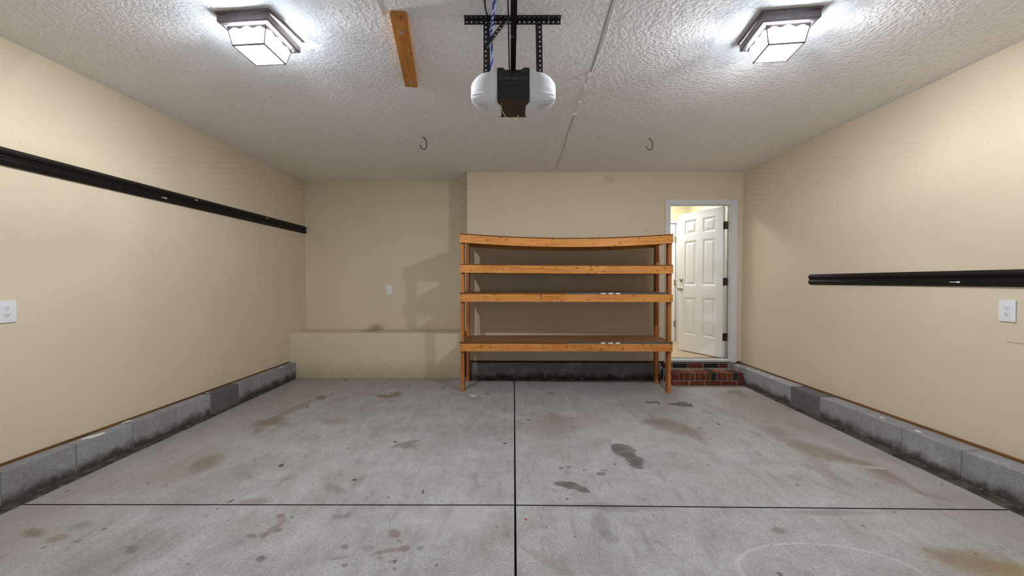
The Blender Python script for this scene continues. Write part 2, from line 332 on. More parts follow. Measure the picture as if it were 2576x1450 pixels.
M['hall_ceiling'] = plain('hall_ceiling', (0.8, 0.8, 0.76), 0.7)
def plank_mat():
    t = NT('pale_plank'); p = t.pos()
    g = t.noise(t.vec('MULTIPLY', p, (3.0, 30.0, 1.0)), 1.2, 5.0, 0.6, 1.0)
    c = t.mix(t.ramp(g, 0.35, 0.65), C(0.34, 0.24, 0.15), C(0.56, 0.45, 0.32))
    c = t.mix(t.ramp(t.rnd(), 0, 1, 0, 0.3), c, C(0.46, 0.34, 0.22))
    t.color(c); t.rough(0.45); return t.m
M['plank'] = plank_mat()
def brick_mat():
    t = NT('red_brick'); p = t.pos(); r = t.rnd()
    c = t.mix(r, C(0.105, 0.022, 0.011), C(0.165, 0.042, 0.022))
    c = t.mix(t.ramp(t.noise(p, 30.0, 5.0, 0.7), 0.45, 0.7, 0.0, 0.55), c, C(0.09, 0.025, 0.017))
    c = t.mix(t.ramp(t.noise(p, 16.0, 4.0, 0.7), 0.56, 0.74, 0.0, 0.45), c, C(0.27, 0.19, 0.15))
    t.color(c); t.rough(0.85); t.b.inputs['Specular IOR Level'].default_value = 0.2
    t.bump(t.noise(p, 90.0, 4.0, 0.7), 0.003, 0.8); return t.m
M['brick'] = brick_mat()
M['black_brick'] = plain('black_brick', (0.022, 0.02, 0.018), 0.85, 0, 0.2, 0, 0.5)
M['paint_blob'] = plain('white_paint_drip', (0.72, 0.72, 0.70), 0.5)
M['tape'] = plain('loose_joint_tape', (0.66, 0.63, 0.58), 0.7)
M['crack'] = plain('open_ceiling_seam', (0.16, 0.145, 0.135), 0.9)
M['red'] = plain('red_chip', (0.35, 0.01, 0.01), 0.5)
M['scrap'] = plain('grey_scrap', (0.115, 0.108, 0.10), 0.6, 0, 0.3, 0, 0.4)

# ------------------------------------------------------------------ mesh helpers
def props(o, label=None, cat=None, group=None, kind=None):
    if label: o['label'] = label
    if cat: o['category'] = cat
    if group: o['group'] = group
    if kind: o['kind'] = kind
    return o
def empty(name, loc=(0, 0, 0), rz=0.0, **kw):
    o = bpy.data.objects.new(name, None); o.empty_display_size = 0.05
    o.location = loc; o.rotation_euler = (0, 0, rz); COL.objects.link(o)
    return props(o, **kw)
class MB:
    """Collects shapes, links them as ONE mesh object."""
    def __init__(s): s.v = []; s.f = []
    def add(s, vs, fs):
        n = len(s.v); s.v += [tuple(x) for x in vs]; s.f += [tuple(i + n for i in q) for q in fs]; return s
    def box(s, a, b, T=None):
        x0, y0, z0 = (min(a[i], b[i]) for i in range(3)); x1, y1, z1 = (max(a[i], b[i]) for i in range(3))
        vs = [Vector(q) for q in ((x0,y0,z0),(x1,y0,z0),(x1,y1,z0),(x0,y1,z0),(x0,y0,z1),(x1,y0,z1),(x1,y1,z1),(x0,y1,z1))]
        if T: vs = [T @ q for q in vs]
        return s.add(vs, [(3,2,1,0),(4,5,6,7),(0,1,5,4),(1,2,6,5),(2,3,7,6),(3,0,4,7)])
    def hexa(s, vs):      # 4 bottom, 4 top
        return s.add(vs, [(3,2,1,0),(4,5,6,7),(0,1,5,4),(1,2,6,5),(2,3,7,6),(3,0,4,7)])
    def prism(s, poly, axis_vec, origin=(0, 0, 0), ux=(1, 0, 0), uy=(0, 0, 1)):
        o, ux, uy, w = Vector(origin), Vector(ux), Vector(uy), Vector(axis_vec); n = len(poly)
        a = [o + ux*p[0] + uy*p[1] for p in poly]
        return s.add(a + [q + w for q in a], [tuple(range(n))[::-1], tuple(range(n, 2*n))] + [(i, (i+1) % n, n + (i+1) % n, n + i) for i in range(n)])
    def tube(s, pts, r, seg=8, cap=True):
        pts = [Vector(p) for p in pts]; n = len(pts); vs = []; fs = []
        prev = None
        for i, p in enumerate(pts):
            d = (pts[min(i+1, n-1)] - pts[max(i-1, 0)]).normalized()
            if prev is None: prev = d.orthogonal().normalized()
            a = (prev - d * prev.dot(d)).normalized(); b = d.cross(a); prev = a
            rr = r[i] if isinstance(r, (list, tuple)) else r
            vs += [p + (a*math.cos(2*math.pi*k/seg) + b*math.sin(2*math.pi*k/seg))*rr for k in range(seg)]
        for i in range(n-1):
            for k in range(seg):
                fs.append((i*seg+k, i*seg+(k+1) % seg, (i+1)*seg+(k+1) % seg, (i+1)*seg+k))
        if cap: fs += [tuple(range(seg))[::-1], tuple(range((n-1)*seg, n*seg))]
        return s.add(vs, fs)
    def cyl(s, p0, p1, r, seg=16): return s.tube([p0, p1], r, seg)
    def perf(s, o, u, v, n, pitch, w, thick, hole=0.004, hv=0.5):
        """perforated flat bar: n cells of `pitch` along u, width w along v, a real round hole in each cell"""
        o, u, v = Vector(o), Vector(u).normalized(), Vector(v).normalized(); k = u.cross(v).normalized()*thick; G = 10
        for i in range(n):
            c = o + u*(i+0.5)*pitch + v*w*hv; rr = hole
            co = [o + u*i*pitch, o + u*(i+1)*pitch, o + u*(i+1)*pitch + v*w, o + u*i*pitch + v*w]
            ring = [c + (u*math.cos(2*math.pi*(j+0.5)/G - 0.75*math.pi) + v*math.sin(2*math.pi*(j+0.5)/G - 0.75*math.pi))*rr for j in range(G)]
            out = []
            for j in range(G):
                a = 2*math.pi*(j+0.5)/G - 0.75*math.pi; dx, dy = math.cos(a), math.sin(a)
                t1 = ((pitch/2)/abs(dx)) if abs(dx) > 1e-6 else 9
                up = w*(1-hv) if dy > 0 else w*hv
                t2 = (up/abs(dy)) if abs(dy) > 1e-6 else 9
                q = min(t1, t2); out.append(c + u*dx*q + v*dy*q)
            for sgn in (0, 1):
                d = k*sgn; base = []
                vs = [x + d for x in ring] + [x + d for x in out] + [x + d for x in co]
                fs = [(j, (j+1) % G, G+(j+1) % G, G+j) for j in range(G)]
                ang = []
                for ci, cc in enumerate(co):      # corner triangles
                    rel = cc - c; aa = math.atan2(rel.dot(v), rel.dot(u))
                    j0 = int(math.floor(((aa + 0.75*math.pi) / (2*math.pi) * G) - 0.5)) % G
                    fs.append((G+j0, G+(j0+1) % G, 2*G+ci))
                s.add(vs, fs)
            s.add(ring + [x + k for x in ring], [(j, (j+1) % G, G+(j+1) % G, G+j) for j in range(G)])
        a, b = o, o + u*n*pitch
        for (p, q) in ((a, b), (a + v*w, b + v*w), (a, a + v*w), (b, b + v*w)): s.add([p, q, q + k, p + k], [(0, 1, 2, 3)])
        return s
    def build(s, name, mat, parent=None, bevel=0.0, smooth=False, **kw):
        me = bpy.data.meshes.new(name); me.from_pydata(s.v, [], s.f); me.update()
        bm = bmesh.new(); bm.from_mesh(me)
        if bevel:
            bm.normal_update()
            ed = [e for e in bm.edges if len(e.link_faces) == 2 and e.calc_face_angle(0) > 0.6]
            bmesh.ops.bevel(bm, geom=ed, offset=bevel, segments=2, profile=0.6, affect='EDGES', clamp_overlap=True)
        bmesh.ops.recalc_face_normals(bm, faces=bm.faces); bm.to_mesh(me); bm.free()
        if smooth:
            for p in me.polygons: p.use_smooth = True
        o = bpy.data.objects.new(name, me); COL.objects.link(o)
        if mat: me.materials.append(mat)
        if parent: o.parent = parent
        return props(o, **kw)
def copy_of(o, parent=None, loc=None):
    c = o.copy(); COL.objects.link(c); c.parent = parent
    if loc is not None: c.location = loc
    for ch in [x for x in o.children]: copy_of(ch, c)
    return c

CEIL = 2.742
def lerp(a, b, t): return a + (b - a)*t
def XL(y, z):
    t = max(0, min(1, (y - 2.4)/3.6)); return -lerp(lerp(3.007, 2.99, t), lerp(3.020, 2.988, t), (z - 0.21)/(CEIL - 0.21))
def XR(y, z):
    t = max(0, min(1, (y - 2.4)/3.1)); return lerp(lerp(3.050, 3.012, t), lerp(3.057, 3.032, t), (z - 0.21)/(CEIL - 0.21))
def BK(x): return lerp(5.465, 5.425, (x + 0.6)/3.65)      # back wall's face
Y0 = -1.3

# ------------------------------------------------------------------ setting: floor, ceiling, walls
fl = MB().box((-3.25, Y0-0.1, -0.12), (3.25, 6.15, -0.022)).build('floor', M['joint'], kind='structure')
JX = lambda y: 0.0125 + 0.0022*(y - 1.8)
g = 0.005
def slab(xa, xb, ya, yb):      # each argument pair is a function or a number for the sawn edges
    def fx(a, y): return a(y) if callable(a) else a
    def fy(a, x): return a(x) if callable(a) else a
    pts = []
    for (a, b) in ((xa, ya), (xb, ya), (xb, yb), (xa, yb)):
        y = fy(b, fx(a, 2.3)); x = fx(a, y); pts.append((x, fy(b, x)))
    m = MB(); m.hexa([(x, y, -0.022) for x, y in pts] + [(x, y, 0.0) for x, y in pts])
    o = m.build('concrete_slab', M['floor'], fl, bevel=0.0015)
    o.data.materials.append(M['joint'])                  # grime-black sawn edges
    for f in o.data.polygons:
        if f.normal.z < 0.9: f.material_index = 1
    return o
CJ = lambda x: 2.362 - 0.016*max(0, x)
slab(-3.2, lambda y: JX(y)-g, Y0-0.1, lambda x: CJ(x)-g); slab(lambda y: JX(y)+g, 3.2, Y0-0.1, lambda x: CJ(x)-g)
slab(-3.2, lambda y: JX(y)-g, lambda x: CJ(x)+g, 6.1); slab(lambda y: JX(y)+g, 3.2, lambda x: CJ(x)+g, 6.1)

ce = MB().box((-3.3, Y0-0.1, CEIL), (3.3, 6.2, CEIL+0.12)).build('ceiling', M['ceiling'], kind='structure')
# open drywall seam and the tape peeling off it
m = MB(); pts = [on_z(1549, -30, CEIL), on_z(1502, 130, CEIL), on_z(1484, 186, CEIL)]
for a, b in zip(pts, pts[1:]):
    m.hexa([(a.x-.002, a.y, CEIL-.001), (a.x+.002, a.y, CEIL-.001), (b.x+.002, b.y, CEIL-.001), (b.x-.002, b.y, CEIL-.001),
            (a.x-.002, a.y, CEIL+.002), (a.x+.002, a.y, CEIL+.002), (b.x+.002, b.y, CEIL+.002), (b.x-.002, b.y, CEIL+.002)])
m.build('open_seam', M['crack'], ce)
m = MB(); pts = [on_z(1558, -30, CEIL), on_z(1521, 100, CEIL), on_z(1484, 190, CEIL), on_z(1447, 285, CEIL)]
m.tube([(q.x, q.y, CEIL-.0005) for q in pts], 0.0024, 6); m.build('joint_tape', M['tape'], ce)
m = MB(); pts = [on_z(1447, 285, CEIL), on_z(1428, 335, CEIL), on_z(1417, 375, CEIL), on_z(1398, 425, CEIL)]
m.tube([(q.x, q.y, CEIL) for q in pts], 0.0028, 6); m.build('open_seam', M['crack'], ce)
for (px, py, w, l, dz, a) in ((1484,184,.028,.03,.012,10),(1472,214,.02,.05,.02,-20),(1463,241,.022,.09,.006,6),(1459,255,.03,.015,.01,0),(1446,285,.035,.012,.012,0),(1413,390,.02,.03,.008,0)):
    q = on_z(px, py, CEIL); T = Matrix.Translation((q.x, q.y, CEIL)) @ Matrix.Rotation(R(a), 4, 'Z')
    m = MB(); m.add([T @ Vector(v) for v in ((-w/2,-l/2,-.001),(w/2,-l/2,-.001),(w/2,l/2,-dz),(-w/2,l/2,-dz-.002),(-w/2,-l/2,.003),(w/2,-l/2,.003),(w/2,l/2,-dz+.002),(-w/2,l/2,-dz))],
        [(3,2,1,0),(4,5,6,7),(0,1,5,4),(1,2,6,5),(2,3,7,6),(3,0,4,7)])
    m.build('tape_flake', M['tape'], ce)
a, b = on_z(936, -20, CEIL), on_z(963, 36, CEIL)
MB().tube([(a.x, a.y, CEIL), (b.x, b.y, CEIL)], 0.005, 6).build('joint_tape', M['tape'], ce)

def side_wall(name, X, yb, mat):
    m = MB(); s = -1 if X(3, 1) < 0 else 1
    ys = [Y0, 2.4, yb]
    for y0, y1 in zip(ys, ys[1:]):
        m.hexa([(X(y0,.21), y0, .226), (X(y0,.21)+s*.2, y0, .226), (X(y1,.21)+s*.2, y1, .226), (X(y1,.21), y1, .226),
                (X(y0,CEIL), y0, CEIL), (X(y0,CEIL)+s*.2, y0, CEIL), (X(y1,CEIL)+s*.2, y1, CEIL), (X(y1,CEIL), y1, CEIL)])
    return m.build(name, mat, kind='structure')
side_wall('wall_left', XL, 5.96, M['wall']); side_wall('wall_right', XR, 5.45, M['wall_scratched'])
MB().box((-3.3, 5.93, 0.0), (-0.50, 6.06, CEIL)).build('wall_recess', M['recess'], kind='structure')
MB().box((-0.606, 5.47, 0.24), (-0.50, 5.93, CEIL)).build('wall_return', M['recess'], kind='structure')
# back wall with a doorway
DX0, DX1, DZ0, DZ1 = 2.070, 2.880, 0.272, 2.311
m = MB()
def bw(x0, x1, z0, z1): m.hexa([(x0, BK(x0), z0), (x1, BK(x1), z0), (x1, BK(x1)+.12, z0), (x0, BK(x0)+.12, z0), (x0, BK(x0), z1), (x1, BK(x1), z1), (x1, BK(x1)+.12, z1), (x0, BK(x0)+.12, z1)])
bw(-0.606, DX0-.02, 0.24, CEIL); bw(DX1+.02, 3.12, 0.24, CEIL); bw(DX0-.02, DX1+.02, DZ1+.02, CEIL)
m.build('wall_back', M['wall_back'], kind='structure')
# front of the garage, behind the camera: piers and header round the open doorway
m = MB(); m.box((-3.3, Y0-.12, 0), (-2.45, Y0, CEIL)); m.box((2.45, Y0-.12, 0), (3.3, Y0, CEIL)); m.box((-2.45, Y0-.12, 2.2), (2.45, Y0, CEIL))
m.build('wall_front', M['wall'], kind='structure')
# boxed ledge at the foot of the recess
MB().hexa([(-3.02,5.485,0.0),(-0.66,5.485,0.0),(-0.66,5.93,0.0),(-3.02,5.93,0.0),(-3.02,5.50,0.607),(-0.66,5.50,0.607),(-0.66,5.93,0.609),(-3.02,5.93,0.609)]).build('wall_ledge', M['ledge'], kind='structure', bevel=0.004)

# ------------------------------------------------------------------ block courses along the floor
BT = 0.2125
def course(name, label_mat, pieces, core, rows):
    pass
bl = empty('baseboard_left', (-2.95, 2.5, 0), kind='structure'); br = empty('baseboard_right', (2.95, 2.5, 0), kind='structure'); bb = empty('baseboard_back', (0.7, 5.45, 0), kind='structure')
def put(o, parent):            # parent while keeping the mesh's world coordinates
    o.parent = parent; o.matrix_parent_inverse = Matrix.Translation(-Vector(parent.location)); return o
XBL, XBR, YBB = -2.907, 2.879, 5.385
put(MB().box((-3.15, Y0, -.02), (XBL-.004, 5.50, BT-.006)).build('mortar_bed', M['mortar']), bl)
put(MB().box((XBR+.004, Y0, -.02), (3.2, 5.50, BT-.006)).build('mortar_bed', M['mortar']), br)
put(MB().box((-.60, YBB+.004, -.02), (1.95, 5.50, BT+.006)).build('mortar_bed', M['mortar']), bb)
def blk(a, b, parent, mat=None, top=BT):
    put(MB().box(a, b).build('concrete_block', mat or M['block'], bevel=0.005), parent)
YL = [2.715 + 0.4064*k for k in range(-10, 7)]           # left joints run on from the one at 2.735 m
for y0, y1 in zip(YL, YL[1:] + [5.484]):
    if y1 < Y0+.2: continue
    y1 = min(y1, 5.484)
    dark = abs(y0 - (2.715 + 0.4064*3)) < .01
    blk((XBL + random.uniform(-.002, .002), y0 + .005, -.02), (-3.02, y1 - .005, BT + random.uniform(-.002, .002)), bl, M['dark_block'] if dark else None)
YR = [3.03 + 0.4064*k for k in range(-11, 7)]
for y0, y1 in zip(YR, YR[1:] + [5.50]):
    if y1 < Y0+.2: continue
    y1 = min(y1, 5.47)
    if y1 - y0 < .03: continue
    dark = abs(y0 - (3.03 + 0.4064*2)) < .01
    blk((XBR + random.uniform(-.002, .002), y0 + .004, -.02), (3.10, y1 - .004, BT + random.uniform(-.002, .002)), br, M['dark_block'] if dark else None)
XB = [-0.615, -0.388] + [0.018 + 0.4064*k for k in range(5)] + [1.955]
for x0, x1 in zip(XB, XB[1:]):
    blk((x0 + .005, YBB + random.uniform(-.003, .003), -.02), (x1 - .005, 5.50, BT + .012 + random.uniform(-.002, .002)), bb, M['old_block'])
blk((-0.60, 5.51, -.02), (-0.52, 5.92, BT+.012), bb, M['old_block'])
# sill plates between the blocks and the drywall
def strip(name, p, q, h, d, mat, inward, **kw):
    p, q = Vector(p), Vector(q); n = Vector(inward)*d; u = Vector((0, 0, h))
    return MB().hexa([p, q, q + n, p + n, p + u, q + u, q + n + u, p + n + u]).build(name, mat, kind='structure', **kw)
strip('trim_1', (XL(Y0,.21)-.06, Y0, BT), (XL(5.49,.21)-.06, 5.485, BT), .014, .065, M['sill'], (1, 0, 0))
strip('trim_2', (XR(Y0,.21)+.06, Y0, BT), (XR(5.49,.21)+.06, 5.50, BT), .016, .064, M['sill'], (-1, 0, 0))
strip('trim_3', (-.604, BK(-.6)+.05, BT+.014), (2.0, BK(2.0)+.05, BT+.014), .016, .053, M['sill_x'], (0, -1, 0))
strip('trim_4', (2.962, BK(3)+.05, BT+.008), (3.01, BK(3)+.05, BT+.008), .022, .053, M['sill_x'], (0, -1, 0))
# dark mossy coves where the floor meets the blocks
def cove(name, X, s, w0, w1, h0, h1, ya, yb):
    m = MB(); N = 40; vs = []; fs = []
    for i in range(N+1):
        t = i/N; y = lerp(ya, yb, t); w = lerp(w0, w1, t)*random.uniform(.93, 1.07); h = lerp(h0, h1, t)*random.uniform(.8, 1.2)
        vs += [(X + s*w, y, .0005), (X + s*w*.85, y, h*.28), (X + s*w*.4, y, h*.55), (X - s*.004, y, h), (X - s*.004, y, -.01), (X + s*w, y, -.01)]
    for i in range(N):
        for k in range(6): fs.append((i*6+k, i*6+(k+1) % 6, i*6+6+(k+1) % 6, i*6+6+k))
    fs += [tuple(range(6)), tuple(range(N*6, N*6+6))]
    m.add(vs, fs); return m.build(name, M['cove'], kind='structure')
cove('trim_5', XBL, 1, .125, .018, .030, .012, Y0+.05, 5.47)
cove('trim_6', XBR, -1, .125, .022, .034, .014, Y0+.05, 5.05)
m = MB(); N = 30; vs = []; fs = []
for i in range(N+1):
    x = lerp(-.60, 1.95, i/N); w = random.uniform(.012, .03); h = random.uniform(.018, .045)
    vs += [(x, YBB-w, .0005), (x, YBB-w*.5, h*.5), (x, YBB+.004, h), (x, YBB+.004, -.01), (x, YBB-w, -.01)]
for i in range(N):
    for k in range(5): fs.append((i*5+k, i*5+(k+1) % 5, i*5+5+(k+1) % 5, i*5+5+k))
fs += [tuple(range(5)), tuple(range(N*5, N*5+5))]
m.add(vs, fs); m.build('trim_7', M['cove'], kind='structure')
# paint drips on the block tops
def blob(x, y, z, rx, ry, rz, parent):
    m = MB(); n = 12; ring = [(x + rx*math.cos(2*math.pi*k/n)*random.uniform(.7, 1.2), y + ry*math.sin(2*math.pi*k/n)*random.uniform(.7, 1.2), z) for k in range(n)]
    m.add(ring + [(a*.6+x*.4, b*.6+y*.4, z+rz) for a, b, c in ring], [tuple(range(n, 2*n))] + [(k, (k+1) % n, n+(k+1) % n, n+k) for k in range(n)])
    put(m.build('paint_drip', M['paint_blob']), parent)
for (px, py, rx, ry) in ((320,1061,.012,.05),(245,1095,.022,.055),(218,1102,.014,.05),(522,989,.012,.03),(708,924,.01,.03)):
    q = on_z(px, py, BT); x = min(q.x, XBL-.012); blob(x, q.y, BT-.001, rx, ry, .004, bl)
for (px, py, rx, ry) in ((1883,928,.02,.02),(1857,920,.015,.03),(1941,950,.015,.02),(2218,1051,.012,.025),(2310,1086,.012,.03)):
    q = on_z(px, py, BT); x = max(q.x, XBR+.014); blob(x, q.y, BT-.001, rx, ry, .004, br)

# ------------------------------------------------------------------ doorway, door and the hall beyond
YD = BK(2.5)
d1 = empty('door_1', (DX0, YD, DZ0), kind='structure')
def dpart(m, name, mat, **kw): return put(m.build(name, mat, **kw), d1)
cw = 0.062
def casing(x0, x1, z0, z1):
    m = MB(); m.box((x0, YD-.016, z0), (x1, YD+.012, z1)); return m
dpart(casing(DX0-cw, DX0+.004, .225, DZ1+cw), 'casing', M['trim'], bevel=.004)
dpart(casing(DX1-.004, DX1+cw+.012, .225, DZ1+cw), 'casing', M['trim'], bevel=.004)
dpart(casing(DX0+.004, DX1-.004, DZ1-.004, DZ1+cw), 'casing', M['trim'], bevel=.004)
for x in (DX0, DX1): dpart(MB().box((x-.02, YD-.004, DZ0-.01), (x + .0, YD+.125, DZ1)) if x == DX0 else MB().box((x, YD-.004, DZ0-.01), (x+.02, YD+.125, DZ1)), 'jamb', M['trim'])
dpart(MB().box((DX0-.02, YD-.004, DZ1), (DX1+.02, YD+.125, DZ1+.02)), 'jamb', M['trim'])
dpart(MB().box((DX1-.012, YD+.012, DZ0), (DX1, YD+.055, DZ1)), 'door_stop', M['trim'])
dpart(MB().box((DX0, YD+.012, DZ0), (DX0+.012, YD+.055, DZ1)), 'door_stop', M['trim'])
dpart(MB().box((DX0+.012, YD+.012, DZ1-.012), (DX1-.012, YD+.055, DZ1)), 'door_stop', M['trim'])
dpart(MB().box((DX1-.014, YD+.055, DZ0), (DX1-.001, YD+.062, DZ1-.013)), 'weather_strip', M['slot'])
dpart(MB().box((DX0, YD-.028, DZ0-.035), (DX1, YD+.045, DZ0-.002)), 'threshold', M['trim'], bevel=.003)
dpart(MB().box((DX0, YD+.045, DZ0-.025), (DX1, YD+.075, DZ0+.002)), 'threshold_seal', M['slot'])

def panel_door(root, name, width, height, thick, T, mat, rows, flip=False):
    """slab with six moulded panels; local x across from hinge, z up, face at y=0, thickness to +y"""
    st, mu = 0.118, 0.112; pw = (width - 2*st - mu)/2
    xs = [0, st, st+pw, st+pw+mu, st+2*pw+mu, width]; zs = [0] + rows + [height]
    m = MB()
    for i in range(5):
        for j in range(len(zs)-1):
            if i in (1, 3) and j in (1, 3, 5): continue
            m.box((xs[i], 0, zs[j]), (xs[i+1], thick, zs[j+1]))
    # merge the cells into one slab
    bm = bmesh.new(); me = bpy.data.meshes.new(name); me.from_pydata([T @ Vector(v) for v in m.v], [], m.f); bm.from_mesh(me)
    bmesh.ops.remove_doubles(bm, verts=bm.verts, dist=1e-5)
    seen = {}
    for f in list(bm.faces):
        k = tuple(sorted(v.index for v in f.verts)); seen.setdefault(k, []).append(f)
    bmesh.ops.delete(bm, geom=[f for fs in seen.values() if len(fs) > 1 for f in fs], context='FACES')
    bmesh.ops.recalc_face_normals(bm, faces=bm.faces); bm.to_mesh(me); bm.free(); me.materials.append(mat)
    s = bpy.data.objects.new(name, me); COL.objects.link(s); put(s, root)
    for i in (1, 3):
        for j in (1, 3, 5):
            x0, x1, z0, z1 = xs[i], xs[i+1], zs[j], zs[j+1]; vs = []; fs = []
            for k, (ins, dep) in enumerate(((0, 0), (.012, .010), (.028, .010), (.052, .002), (.052, .002))):
                vs += [(x0+ins, dep, z0+ins), (x1-ins, dep, z0+ins), (x1-ins, dep, z1-ins), (x0+ins, dep, z1-ins)]
            for k in range(3):
                for e in range(4): fs.append((4*k+e, 4*k+(e+1) % 4, 4*k+4+(e+1) % 4, 4*k+4+e))
            fs.append((12, 13, 14, 15)); vs = vs[:16] + [(x0, thick, z0), (x1, thick, z0), (x1, thick, z1), (x0, thick, z1)]
            fs += [(16, 17, 18, 19)] + [(e, (e+1) % 4, 16+(e+1) % 4, 16+e) for e in range(4)]
            o = MB().add([T @ Vector(v) for v in vs], fs).build('raised_panel', mat); o.parent = s; o.matrix_parent_inverse = Matrix.Identity(4)
    return s
hinge = Vector((2.800, 5.492, 0.276)); latch = Vector((2.500, 6.212, 0.276)); dv = (latch - hinge); dw = dv.length; dv.normalize()
nv_ = Vector((-dv.y, dv.x, 0)); nv_ = nv_ if nv_.y < 0 else -nv_             # visible face looks back at the garage
T1 = Matrix((( dv.x, -nv_.x, 0, hinge.x), (dv.y, -nv_.y, 0, hinge.y), (0, 0, 1, hinge.z), (0, 0, 0, 1)))
ds = panel_door(d1, 'door_slab', dw, 2.022, .044, T1, M['door'], [.245, .79, .965, 1.615, 1.712, 1.915])
def sub(m, name, mat, parent=ds, **kw):
    o = m.build(name, mat, **kw); o.parent = parent; o.matrix_parent_inverse = Matrix.Identity(4); return o
def lathe(profile, T, seg=20):
    m = MB(); vs = []; fs = []
    for r, h in profile: vs += [T @ Vector((r*math.cos(2*math.pi*k/seg), -h, r*math.sin(2*math.pi*k/seg))) for k in range(seg)]
    for i in range(len(profile)-1):
        for k in range(seg): fs.append((i*seg+k, i*seg+(k+1) % seg, (i+1)*seg+(k+1) % seg, (i+1)*seg+k))
    fs += [tuple(range(seg)), tuple(range((len(profile)-1)*seg, len(profile)*seg))]
    return m.add(vs, fs)
sub(lathe([(.033,0),(.033,.006),(.014,.010),(.012,.03),(.024,.036),(.029,.047),(.027,.060),(.015,.066)], T1 @ Matrix.Translation((dw-.062, 0, .915))), 'door_knob', M['chrome'], smooth=True, label='round satin nickel door knob')
sub(lathe([(.033,0),(.033,.008),(.028,.016),(.012,.018),(.011,.022)], T1 @ Matrix.Translation((dw-.062, 0, 1.048))), 'deadbolt', M['chrome'], smooth=True, label='satin nickel deadbolt cylinder')
HX, HYY = hinge.x, hinge.y
for z in (2.045, 1.295, .555):
    m = MB(); m.box((HX+.006, HYY-.006, z-.05), (HX+.062, HYY-.001, z+.05)); m.cyl((HX+.037, HYY-.009, z-.052), (HX+.037, HYY-.009, z+.052), .008, 10)
    for k in (-.032, 0, .032):
        for x in (HX+.016, HX+.054): m.cyl((x, HYY-.006, z+k), (x, HYY-.0085, z+k), .004, 8)
    sub(m, 'hinge', M['bronze'])
# hall shell
HF = 0.246
MB().box((1.0, 5.545, HF-.08), (3.2, 7.3, HF-.012)).build('floor_hall', M['joint'], kind='structure')
hp = bpy.data.objects['floor_hall']
for k in range(10):
    y0 = 5.50 + .178*k
    xs = [1.0, 1.0 + (0.55 + .37*k) % 1.3 + .2, 3.04]
    for xa, xb in zip(xs, xs[1:]):
        MB().box((xa+.0015, max(y0, 5.512)+.0015, HF-.012), (xb-.0015, y0+.178-.0015, HF+.012)).build('floor_plank', M['plank'], hp)
MB().box((3.04, 5.55, .1), (3.16, 7.3, 2.9)).build('wall_hall_right', M['hall_wall'], kind='structure')
m = MB(); HY = 7.12
m.box((1.0, HY, .1), (2.02, HY+.1, 2.9)); m.box((2.88, HY, .1), (3.04, HY+.1, 2.9)); m.box((2.02, HY, 2.33), (2.88, HY+.1, 2.9)); m.build('wall_hall_back', M['hall_wall'], kind='structure')
MB().box((0.9, 5.55, .1), (1.0, 7.3, 2.9)).build('wall_hall_left', M['hall_wall'], kind='structure')
MB().box((0.9, 5.55, 2.86), (3.16, 7.3, 2.95)).build('ceiling_hall', M['hall_ceiling'], kind='structure')
d2 = empty('door_2', (2.02, HY, .25), kind='structure')
T2 = Matrix(((-1, 0, 0, 2.812), (0, 1, 0, HY+.01), (0, 0, 1, .262), (0, 0, 0, 1)))
ds2 = panel_door(d2, 'door_slab', .76, 2.03, .036, T2, M['door'], [.25, .80, .975, 1.635, 1.735, 1.94])
put(MB().box((2.826, HY-.014, .25), (2.89, HY+.06, 2.31)).build('casing', M['trim'], bevel=.003), d2)
put(MB().box((1.98, HY-.014, .25), (2.046, HY+.06, 2.31)).build('casing', M['trim'], bevel=.003), d2)
put(MB().box((1.98, HY-.014, 2.302), (2.89, HY+.06, 2.36)).build('casing', M['trim'], bevel=.003), d2)
for z in (2.03, 1.28, .57):
    m = MB(); m.box((2.79, HY+.004, z-.045), (2.83, HY+.009, z+.045)); m.cyl((2.818, HY+.001, z-.046), (2.818, HY+.001, z+.046), .007, 10)
    o = m.build('hinge', M['brass']); o.parent = ds2; o.matrix_parent_inverse = Matrix.Identity(4)

# ------------------------------------------------------------------ brick step under the doorway
stp = empty('brick_step', (2.42, 5.25, 0), label='red brick step with a rowlock tread under the doorway', cat='step')
def brick(a, b, dark=False):
    j = lambda: random.uniform(-.002, .002)
    put(MB().box((a[0]+j(), a[1]+j(), a[2]), (b[0]+j(), b[1], b[2]+j())).build('brick', M['black_brick'] if dark else M['brick'], bevel=.003), stp)
SX0, SX1, SY0, SY1 = 1.985, 2.872, 5.105, 5.375
put(MB().box((SX0+.012, SY0+.006, -.01), (SX1-.004, SY1, .152)).build('mortar_bed', M['pale_mortar']), stp)
put(MB().box((SX0-.01, SY1+.005, 0), (SX1+.02, 5.42, .226)).build('mortar_bed', M['mortar']), stp)
x = SX0
for L in (.21, .2, .2, .2, .09):                      # stretchers at the floor
    brick((x+.004, SY0, -.01), (min(x+L, SX1)-.006, SY0+.095, .055)); x += L
brick((SX0, SY0+.10, -.01), (SX0+.09, SY1-.01, .055))
p = (SX1 - SX0)/13.3; x = SX0
for k in range(13):                                   # rowlocks
    w = p*1.3 if k == 0 else p
    brick((x+.003, SY0-.006, .066), (min(x+w, SX1)-.008, SY1-.06, .158), dark=(k == 7 or k == 11)); x += w
x = SX0-.02
for k, L in enumerate((.125, .203, .203, .203, .12)):   # stretchers under the threshold
    brick((x+.006, SY1, .165), (min(x+L, SX1+.012)-.006, SY1+.06, .224), dark=(k in (1, 3))); x += L

